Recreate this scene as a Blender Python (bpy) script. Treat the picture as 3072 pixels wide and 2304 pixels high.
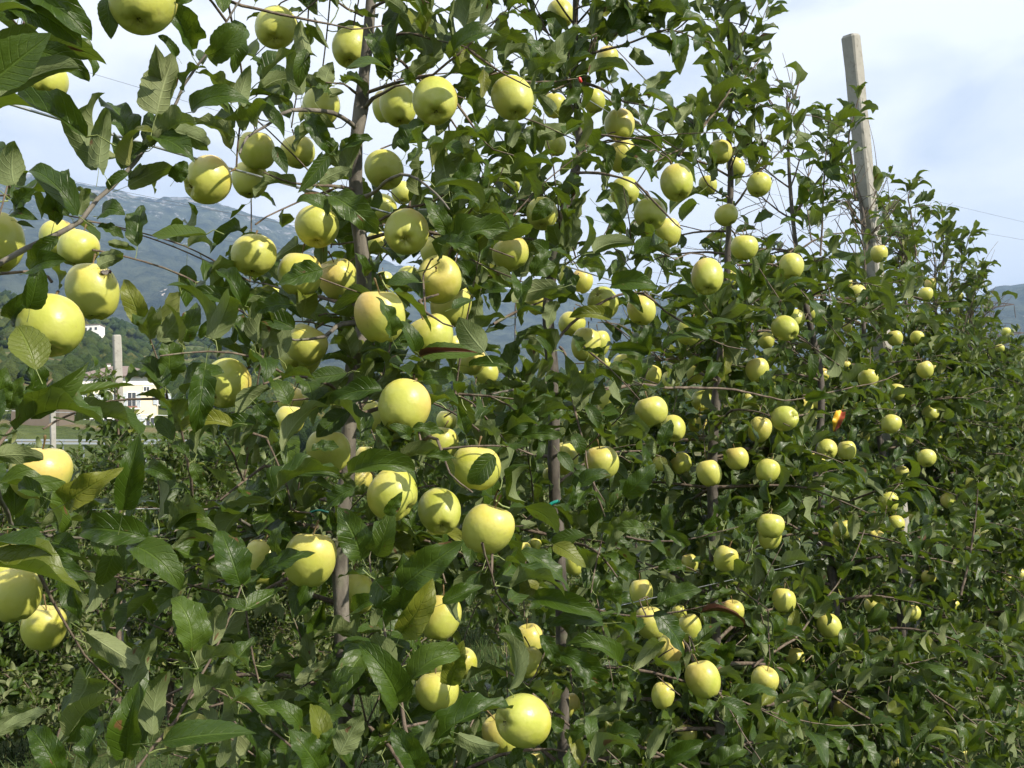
import bpy, math, random
import numpy as np
from mathutils import Vector, Matrix

for o in list(bpy.data.objects):
    bpy.data.objects.remove(o)
scene = bpy.context.scene
COL = scene.collection
R = random.Random(7)
NR = np.random.default_rng(11)

# ---------------------------------------------------------------- camera
F = 2987.0                      # focal length in pixels of the 3072 x 2304 photograph
CAM = Vector((0, 0, 1.6))
PITCH, ROLL = math.radians(7.0), math.radians(2.9)
fwd = Vector((0, math.cos(PITCH), math.sin(PITCH)))
rgt0, up0 = Vector((1, 0, 0)), Vector((0, -math.sin(PITCH), math.cos(PITCH)))
rgt = rgt0 * math.cos(ROLL) - up0 * math.sin(ROLL)
upv = up0 * math.cos(ROLL) + rgt0 * math.sin(ROLL)
cam_data = bpy.data.cameras.new('camera')
cam = bpy.data.objects.new('camera', cam_data)
COL.objects.link(cam)
M = Matrix((rgt, upv, -fwd)).transposed().to_4x4()
M.translation = CAM
cam.matrix_world = M
cam_data.sensor_width = 36.0
cam_data.lens = 36.0 * F / 3072.0
cam_data.clip_start = 0.05
cam_data.clip_end = 20000
scene.camera = cam

# ---------------------------------------------------------------- sky, sun, exposure
SUN = Vector((.68, -.46, .57)).normalized()
sun_el = math.asin(SUN.z)
world = bpy.data.worlds.new('World')
scene.world = world
world.use_nodes = True
wn = world.node_tree
wn.nodes.clear()
def wnode(t, **k):
    n = wn.nodes.new(t)
    for a, b in k.items():
        setattr(n, a, b)
    return n
w_out = wnode('ShaderNodeOutputWorld')
w_bg = wnode('ShaderNodeBackground')
w_bg.inputs['Strength'].default_value = 0.10
sky = wnode('ShaderNodeTexSky', sky_type='NISHITA', sun_disc=False)
sky.sun_elevation = sun_el
sky.sun_rotation = math.atan2(SUN.x, SUN.y)
sky.altitude = 300
sky.air_density = 1.0
sky.dust_density = 1.6
w_tc = wnode('ShaderNodeTexCoord')
w_map = wnode('ShaderNodeMapping')
w_map.inputs['Scale'].default_value = (1.0, 1.0, 2.3)
w_n1 = wnode('ShaderNodeTexNoise')
w_n1.inputs['Scale'].default_value = 4.6
w_n1.inputs['Detail'].default_value = 7
w_n1.inputs['Roughness'].default_value = .52
w_n1.inputs['Distortion'].default_value = .25
w_r = wnode('ShaderNodeValToRGB')
w_r.color_ramp.elements[0].position = .36
w_r.color_ramp.elements[0].color = (.58, .58, .58, 1)
w_r.color_ramp.elements[1].position = .56
w_r.color_ramp.elements[1].color = (1, 1, 1, 1)
w_mix = wnode('ShaderNodeMix', data_type='RGBA')
w_mix.inputs['B'].default_value = (6.9, 7.0, 7.15, 1)
wn.links.new(w_tc.outputs['Generated'], w_map.inputs['Vector'])
wn.links.new(w_map.outputs[0], w_n1.inputs['Vector'])
wn.links.new(w_n1.outputs['Fac'], w_r.inputs['Fac'])
wn.links.new(w_r.outputs['Color'], w_mix.inputs['Factor'])
wn.links.new(sky.outputs[0], w_mix.inputs['A'])
wn.links.new(w_mix.outputs['Result'], w_bg.inputs['Color'])
wn.links.new(w_bg.outputs[0], w_out.inputs['Surface'])
sun_data = bpy.data.lights.new('sun', 'SUN')
sun_data.energy = 5.0
sun_data.angle = math.radians(.5)
sun_data.color = (1.0, .92, .79)
sun = bpy.data.objects.new('sun', sun_data)
sun.rotation_euler = SUN.to_track_quat('Z', 'Y').to_euler()
COL.objects.link(sun)
scene.view_settings.view_transform = 'Standard'
scene.view_settings.look = 'None'
scene.view_settings.exposure = .96
scene.view_settings.gamma = 1.0
cy = scene.cycles
cy.use_denoising = True
cy.max_bounces = 7
cy.diffuse_bounces = 3
cy.glossy_bounces = 2
cy.transmission_bounces = 4
cy.transparent_max_bounces = 6
cy.volume_bounces = 0
cy.sample_clamp_indirect = 6
cy.caustics_reflective = cy.caustics_refractive = False
cy.use_adaptive_sampling = True

# ---------------------------------------------------------------- helpers
def P(px, py, D):
    """world point seen at photo pixel (px, py) at depth D in front of the camera"""
    return CAM + (fwd + rgt * ((px - 1536) / F) - upv * ((py - 1152) / F)) * D
def Z(tile, x, y):
    return tile[0] * 768 + x / 2.16, tile[1] * 768 + y / 2.16
def PT(tile, x, y, D):
    a, b = Z(tile, x, y)
    return P(a, b, D)
rgtn, upn, fwdn, CAMn = (np.array(v) for v in (rgt, upv, fwd, CAM))
def project(A):
    d = np.asarray(A) - CAMn
    D = d @ fwdn
    Ds = np.where(np.abs(D) < 1e-3, 1e-3, D)
    return 1536 + F * (d @ rgtn) / Ds, 1152 - F * (d @ upn) / Ds, D

def mesh_obj(name, verts, faces, mats, parent=None, smooth=True, midx=None, link=True):
    me = bpy.data.meshes.new(name)
    me.from_pydata([tuple(v) for v in verts], [], [tuple(f) for f in faces])
    for m in (mats if isinstance(mats, (list, tuple)) else [mats]):
        me.materials.append(m)
    if smooth:
        me.polygons.foreach_set('use_smooth', [True] * len(me.polygons))
    if midx is not None:
        me.polygons.foreach_set('material_index', midx)
    me.update()
    o = bpy.data.objects.new(name, me)
    if link:
        COL.objects.link(o)
    if parent is not None:
        o.parent = parent
    return o
def thing(name, label, cat, group=None, loc=(0, 0, 0)):
    o = bpy.data.objects.new(name, None)
    o.empty_display_size = .1
    COL.objects.link(o)
    o.location = loc
    tag(o, label, cat, group)
    return o
def tag(o, label=None, cat=None, group=None, kind=None):
    if label: o['label'] = label
    if cat: o['category'] = cat
    if group: o['group'] = group
    if kind: o['kind'] = kind
    return o
class MB:
    """collects simple solids for one mesh"""
    def __init__(s): s.v, s.f = [], []
    def box(s, c, half, ax=None):
        ax = ax or (Vector((1, 0, 0)), Vector((0, 1, 0)), Vector((0, 0, 1)))
        c = Vector(c); n = len(s.v)
        for i in (-1, 1):
            for j in (-1, 1):
                for k in (-1, 1):
                    s.v.append(c + ax[0] * half[0] * i + ax[1] * half[1] * j + ax[2] * half[2] * k)
        s.f += [tuple(n + q for q in f) for f in ((0, 1, 3, 2), (4, 6, 7, 5), (0, 4, 5, 1), (2, 3, 7, 6), (0, 2, 6, 4), (1, 5, 7, 3))]
        return s
    def bar(s, a, b, r, n=4, r2=None):
        a, b = Vector(a), Vector(b); t = (b - a).normalized()
        u = t.cross(Vector((0, 0, 1)) if abs(t.z) < .9 else Vector((1, 0, 0))).normalized(); w = t.cross(u)
        k = len(s.v); r2 = r if r2 is None else r2
        for p, q in ((a, r), (b, r2)):
            for i in range(n):
                g = 2 * math.pi * (i + .5) / n
                s.v.append(p + (u * math.cos(g) + w * math.sin(g)) * q)
        for i in range(n):
            j = (i + 1) % n
            s.f.append((k + i, k + j, k + n + j, k + n + i))
        s.f += [tuple(k + i for i in reversed(range(n))), tuple(k + n + i for i in range(n))]
        return s
    def build(s, name, mat, parent=None, smooth=False): return mesh_obj(name, s.v, s.f, mat, parent, smooth)

def smooth_path(pts, radii, step):
    """Catmull-Rom through pts, with radii"""
    pts = [np.array(p, float) for p in pts]
    P2 = [2 * pts[0] - pts[1]] + pts + [2 * pts[-1] - pts[-2]]
    out, rr = [], []
    for i in range(1, len(P2) - 2):
        p0, p1, p2, p3 = P2[i - 1:i + 3]
        n = max(1, int(np.linalg.norm(p2 - p1) / step + .5))
        for k in range(n):
            t = k / n
            out.append(.5 * ((2 * p1) + (-p0 + p2) * t + (2 * p0 - 5 * p1 + 4 * p2 - p3) * t * t + (-p0 + 3 * p1 - 3 * p2 + p3) * t ** 3))
            rr.append(radii[i - 1] * (1 - t) + radii[i] * t)
    out.append(pts[-1]); rr.append(radii[-1])
    return np.array(out), np.array(rr)
def tube_arrays(C, r, n=7, seed=0, rough=.0, knots=False):
    C = np.asarray(C); k = len(C)
    T = np.gradient(C, axis=0); T /= np.linalg.norm(T, axis=1)[:, None] + 1e-9
    ref = np.array([.31, .52, .79]) if abs(T[0] @ np.array([.31, .52, .79])) < .9 else np.array([1., 0, 0])
    U = np.cross(T, ref); U /= np.linalg.norm(U, axis=1)[:, None]
    W = np.cross(T, U)
    rg = np.random.default_rng(seed)
    a = np.arange(n) * 2 * math.pi / n
    rad = r[:, None] * (1 + rough * rg.standard_normal((k, n)))
    if knots:
        rad = rad * (1 + .10 * np.maximum(0, rg.standard_normal(k))[:, None])
    V = C[:, None] + U[:, None] * (np.cos(a) * rad)[..., None] + W[:, None] * (np.sin(a) * rad)[..., None]
    V = V.reshape(-1, 3)
    i = np.arange(k - 1)[:, None] * n; j = np.arange(n)[None]
    f = np.stack([i + j, i + (j + 1) % n, i + n + (j + 1) % n, i + n + j], -1).reshape(-1, 4)
    V = np.vstack([V, C[-1:] + T[-1:] * r[-1]])
    last = (k - 1) * n
    tri = np.stack([last + np.arange(n), last + (np.arange(n) + 1) % n, np.full(n, k * n)], -1)
    return V, f, tri
def np_mesh(name, V, polys, mats, parent=None, attrs=None, uv=None, midx=None, smooth=True):
    """fast mesh from arrays; polys: list of (n,3) / (n,4) index arrays; uv per vertex"""
    me = bpy.data.meshes.new(name)
    V = np.ascontiguousarray(V, dtype=np.float32)
    loops = np.concatenate([p.reshape(-1) for p in polys]).astype(np.int32)
    tot = np.concatenate([np.full(len(p), p.shape[1]) for p in polys]).astype(np.int32)
    start = np.concatenate([[0], np.cumsum(tot)[:-1]]).astype(np.int32)
    me.vertices.add(len(V)); me.vertices.foreach_set('co', V.ravel())
    me.loops.add(len(loops)); me.loops.foreach_set('vertex_index', loops)
    me.polygons.add(len(tot)); me.polygons.foreach_set('loop_start', start); me.polygons.foreach_set('loop_total', tot)
    if smooth:
        me.polygons.foreach_set('use_smooth', np.ones(len(tot), bool))
    if midx is not None:
        me.polygons.foreach_set('material_index', midx.astype(np.int32))
    if uv is not None:
        l = me.uv_layers.new(name='UVMap')
        l.data.foreach_set('uv', uv[loops].astype(np.float32).ravel())
    for k, a in (attrs or {}).items():
        at = me.attributes.new(k, 'FLOAT', 'POINT')
        at.data.foreach_set('value', a.astype(np.float32))
    for m in (mats if isinstance(mats, (list, tuple)) else [mats]):
        me.materials.append(m)
    me.update(calc_edges=True)
    me.validate()
    o = bpy.data.objects.new(name, me)
    COL.objects.link(o)
    if parent is not None:
        o.parent = parent
    return o

# ---------------------------------------------------------------- materials
class NT:
    """small wrapper to wire shader nodes"""
    def __init__(s, name):
        s.m = bpy.data.materials.new(name); s.m.use_nodes = True
        s.t = s.m.node_tree; s.t.nodes.clear()
        s.out = s.n('ShaderNodeOutputMaterial')
    def n(s, typ, ins=None, **k):
        x = s.t.nodes.new(typ)
        for a, b in k.items(): setattr(x, a, b)
        for a, b in (ins or {}).items(): s.set(x, a, b)
        return x
    def set(s, x, a, b):
        if isinstance(b, bpy.types.NodeSocket): s.t.links.new(b, x.inputs[a])
        elif isinstance(b, bpy.types.Node): s.t.links.new(b.outputs[0], x.inputs[a])
        else:
            if isinstance(b, tuple) and len(b) == 3 and x.inputs[a].type == 'RGBA': b = b + (1,)
            x.inputs[a].default_value = b
    def math(s, op, a, b=0.0, c=0.0, clamp=False):
        return s.n('ShaderNodeMath', {0: a, 1: b, 2: c}, operation=op, use_clamp=clamp).outputs[0]
    def mix(s, f, a, b, mode='MIX'):
        return s.n('ShaderNodeMix', {'Factor': f, 'A': a, 'B': b}, data_type='RGBA', blend_type=mode).outputs['Result']
    def noise(s, vec, scale, detail=3, rough=.55, dist=0):
        return s.n('ShaderNodeTexNoise', {'Vector': vec, 'Scale': scale, 'Detail': detail, 'Roughness': rough, 'Distortion': dist}).outputs['Fac']
    def ramp(s, f, stops, interp='LINEAR'):
        r = s.n('ShaderNodeValToRGB', {'Fac': f}); r.color_ramp.interpolation = interp
        e = r.color_ramp.elements
        while len(e) < len(stops): e.new(.5)
        for q, (p, c) in zip(e, stops):
            q.position = p; q.color = (c + (1,)) if isinstance(c, tuple) else (c, c, c, 1)
        return r.outputs['Color']
    def bump(s, h, strength=.3, dist=.01):
        return s.n('ShaderNodeBump', {'Height': h, 'Strength': strength, 'Distance': dist}).outputs[0]
    def bsdf(s, color, rough=.6, spec=.5, normal=None, **k):
        b = s.n('ShaderNodeBsdfPrincipled', {'Base Color': color, 'Roughness': rough, 'Specular IOR Level': spec})
        if normal is not None: s.set(b, 'Normal', normal)
        for a, v in k.items(): s.set(b, a, v)
        return b.outputs[0]
    def done(s, sh): s.t.links.new(sh, s.out.inputs['Surface']); return s.m
    def coord(s, w='Object'): return s.n('ShaderNodeTexCoord').outputs[w]

def simple_mat(name, col, rough=.7, spec=.4, nscale=0, namt=.25, bump=0, coord='Object', metallic=0.0):
    t = NT(name); c = col; nm = None
    if nscale:
        nz = t.noise(t.coord(coord), nscale, 5)
        c = t.mix(t.math('MULTIPLY', nz, 1.0), tuple(v * (1 - namt) for v in col), tuple(min(1, v * (1 + namt)) for v in col))
        if bump: nm = t.bump(nz, bump, .01)
    return t.done(t.bsdf(c, rough, spec, nm, Metallic=metallic))

def leaf_material(name, dark, light, under, trans, dry=False):
    t = NT(name)
    at = t.n('ShaderNodeAttribute', attribute_name='rnd').outputs['Fac']
    oi = t.n('ShaderNodeObjectInfo').outputs['Random']
    rn = t.math('FRACT', t.math('ADD', at, oi))
    uvn = t.n('ShaderNodeUVMap').outputs[0]
    sep = t.n('ShaderNodeSeparateXYZ', {0: uvn})
    u, v = sep.outputs[0], sep.outputs[1]
    av = t.math('ABSOLUTE', t.math('SUBTRACT', v, .5))              # 0 midrib .. .5 margin
    mid = t.n('ShaderNodeMapRange', {'Value': av, 1: .045, 2: .012, 3: 0.0, 4: 1.0}).outputs[0]
    ph = t.math('FRACT', t.math('MULTIPLY', t.math('SUBTRACT', u, t.math('MULTIPLY', av, .42)), 9.0))
    side = t.n('ShaderNodeMapRange', {'Value': t.math('ABSOLUTE', t.math('SUBTRACT', ph, .5)), 1: .10, 2: .02, 3: 0.0, 4: 1.0}).outputs[0]
    vein = t.math('MAXIMUM', mid, t.math('MULTIPLY', side, .55))
    loc = t.n('ShaderNodeVectorMath', {0: uvn, 1: t.n('ShaderNodeCombineXYZ', {0: t.math('MULTIPLY', rn, 37.0), 1: t.math('MULTIPLY', rn, 91.0), 2: t.math('MULTIPLY', rn, 13.0)}).outputs[0]}).outputs[0]
    nz = t.noise(loc, 3.0, 4, .6)
    nzf = t.noise(loc, 11.0, 3, .65)
    top = t.mix(t.math('MULTIPLY_ADD', nz, .7, t.math('MULTIPLY', t.math('POWER', rn, 2.0), .45)), dark, light)
    top = t.mix(t.math('MULTIPLY', vein, .26), top, tuple(min(1, c * 2.4 + .02) for c in light))
    un = t.mix(t.math('MULTIPLY', vein, .7), t.mix(nz, tuple(c * .8 for c in under), under), tuple(min(1, c * 1.5 + .02) for c in under))
    col = t.mix(t.n('ShaderNodeNewGeometry').outputs['Backfacing'], top, un)
    spots = t.ramp(t.noise(loc, 2.6, 2, .5), [(.70, 0.0), (.735, 1.0)])
    col = t.mix(t.math('MULTIPLY', spots, .85), col, (.13, .065, .028))
    old = t.ramp(rn, [(.94, 0.0), (.99, 1.0)])
    col = t.mix(t.math('MULTIPLY', old, .35), col, (.30, .27, .035))
    nm = t.bump(t.math('ADD', t.math('MULTIPLY', vein, -.9), t.math('MULTIPLY', nzf, .9)), .7, .0016)
    rgh = t.math('ADD', t.math('MULTIPLY', t.n('ShaderNodeNewGeometry').outputs['Backfacing'], .32), t.math('MULTIPLY_ADD', nz, .26, .26))
    b = t.bsdf(col, rgh, .33, nm)
    tr = t.n('ShaderNodeBsdfTranslucent', {'Color': t.mix(spots, trans, (.10, .05, .02)), 'Normal': nm}).outputs[0]
    return t.done(t.n('ShaderNodeMixShader', {0: .16, 1: b, 2: tr}).outputs[0])
LEAF = leaf_material('apple_leaf', (.009, .027, .003), (.050, .088, .007), (.15, .185, .075), (.24, .36, .02))
LEAF_PALE = leaf_material('apple_leaf_pale', (.014, .036, .005), (.068, .108, .013), (.19, .22, .095), (.26, .38, .03))
LEAF_DRY = simple_mat('dry_leaf', (.17, .085, .05), .8, .2, 30, .5, .3)
PETIOLE = simple_mat('leaf_stalk', (.22, .27, .09), .5, .4, 20, .3)

def bark_material(name, a, b, scale=26.0):
    t = NT(name); o = t.coord()
    m = t.n('ShaderNodeMapping', {'Vector': o, 'Scale': (1, 1, .35)}).outputs[0]
    n1 = t.noise(m, scale, 6, .62, .4); n2 = t.noise(o, scale * 5, 3)
    c = t.mix(t.ramp(n1, [(.36, 0.0), (.66, 1.0)]), a, b)
    c = t.mix(t.ramp(t.noise(o, scale * .5, 2), [(.6, 0.0), (.7, .8)]), c, (.17, .18, .11))
    c = t.mix(t.ramp(n2, [(.62, 0.0), (.72, .6)]), c, tuple(x * .35 for x in a))
    return t.done(t.bsdf(c, .78, .3, t.bump(t.math('ADD', n1, t.math('MULTIPLY', n2, .4)), .6, .004)))
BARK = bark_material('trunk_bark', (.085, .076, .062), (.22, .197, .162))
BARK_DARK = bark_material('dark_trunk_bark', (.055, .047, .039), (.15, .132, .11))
BARK_TWIG = bark_material('twig_bark', (.075, .055, .042), (.20, .155, .115), 60)

def apple_material():
    t = NT('apple_skin'); o = t.coord()
    rn = t.n('ShaderNodeObjectInfo').outputs['Random']
    off = t.n('ShaderNodeVectorMath', {0: o, 1: t.n('ShaderNodeCombineXYZ', {0: t.math('MULTIPLY', rn, 9.0), 1: t.math('MULTIPLY', rn, 31.0), 2: 0.0}).outputs[0]}).outputs[0]
    g = t.n('ShaderNodeSeparateXYZ', {0: o}).outputs
    base = t.mix(rn, (.43, .44, .045), (.61, .55, .10))
    nz = t.noise(off, 1.6, 3)
    base = t.mix(t.ramp(nz, [(.35, 0.0), (.7, 1.0)]), base, (.60, .56, .16))
    # greener towards the calyx, yellower round the stem
    base = t.mix(t.ramp(g[2], [(0.0, .55), (.45, 0.0)]), base, (.37, .43, .08))
    base = t.mix(t.ramp(t.math('MULTIPLY_ADD', g[2], .5, .5), [(.80, 0.0), (.97, .6)]), base, (.62, .53, .17))
    blush = t.math('MULTIPLY', t.ramp(t.math('MULTIPLY_ADD', g[0], .5, t.math('MULTIPLY_ADD', g[2], .28, .35)), [(.55, 0.0), (.95, 1.0)]), t.ramp(t.math('FRACT', t.math('MULTIPLY', rn, 7.3)), [(.20, 0.0), (.85, .62)]))
    base = t.mix(blush, base, (.68, .43, .16))
    vor = t.n('ShaderNodeTexVoronoi', {'Vector': off, 'Scale': 11.0, 'Randomness': 1.0}).outputs['Distance']
    dots = t.ramp(vor, [(.05, 1.0), (.10, 0.0)])
    base = t.mix(t.math('MULTIPLY', dots, .55), base, (.26, .22, .06))
    stain = t.ramp(t.noise(off, 3.2, 4, .7), [(.60, 0.0), (.74, .45)])
    base = t.mix(stain, base, (.33, .27, .09))
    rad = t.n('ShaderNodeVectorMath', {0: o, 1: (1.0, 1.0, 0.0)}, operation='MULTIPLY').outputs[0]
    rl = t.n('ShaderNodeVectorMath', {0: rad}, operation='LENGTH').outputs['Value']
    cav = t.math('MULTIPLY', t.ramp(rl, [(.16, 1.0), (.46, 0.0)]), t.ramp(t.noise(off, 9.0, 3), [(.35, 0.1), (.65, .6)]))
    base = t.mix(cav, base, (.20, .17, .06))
    bp = t.bump(t.math('ADD', t.noise(off, 3.0, 2), t.math('MULTIPLY', t.noise(off, 40.0, 2), .03)), .05, .03)
    return t.done(t.bsdf(base, t.math('MULTIPLY_ADD', nz, .14, .30), .45, bp, **{'Subsurface Weight': .12, 'Subsurface Radius': (1.0, .8, .25), 'Subsurface Scale': .008}))
APPLE = apple_material()
STEM = simple_mat('fruit_stalk', (.16, .11, .05), .7, .3, 40, .4)
CALYX = simple_mat('calyx_brown', (.055, .04, .025), .9, .2, 30, .5)
CONCRETE = NT('weathered_concrete')
_o = CONCRETE.coord()
_n = CONCRETE.noise(_o, 14, 8, .7)
_c = CONCRETE.mix(CONCRETE.ramp(_n, [(.3, 0.0), (.7, 1.0)]), (.30, .29, .255), (.42, .405, .365))
_c = CONCRETE.mix(CONCRETE.ramp(CONCRETE.noise(_o, 45, 4), [(.58, 0.0), (.66, .5)]), _c, (.18, .17, .145))
CONCRETE = CONCRETE.done(CONCRETE.bsdf(_c, .9, .2, CONCRETE.bump(CONCRETE.math('ADD', _n, CONCRETE.noise(_o, 120, 3)), .4, .003)))
WIRE = simple_mat('galvanised_wire', (.42, .44, .45), .38, .5, metallic=.8)
WIRE_DARK = simple_mat('power_cable', (.10, .11, .12), .6)
STEEL = simple_mat('rusty_steel', (.11, .085, .075), .7, .3, .6, .4)
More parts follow.
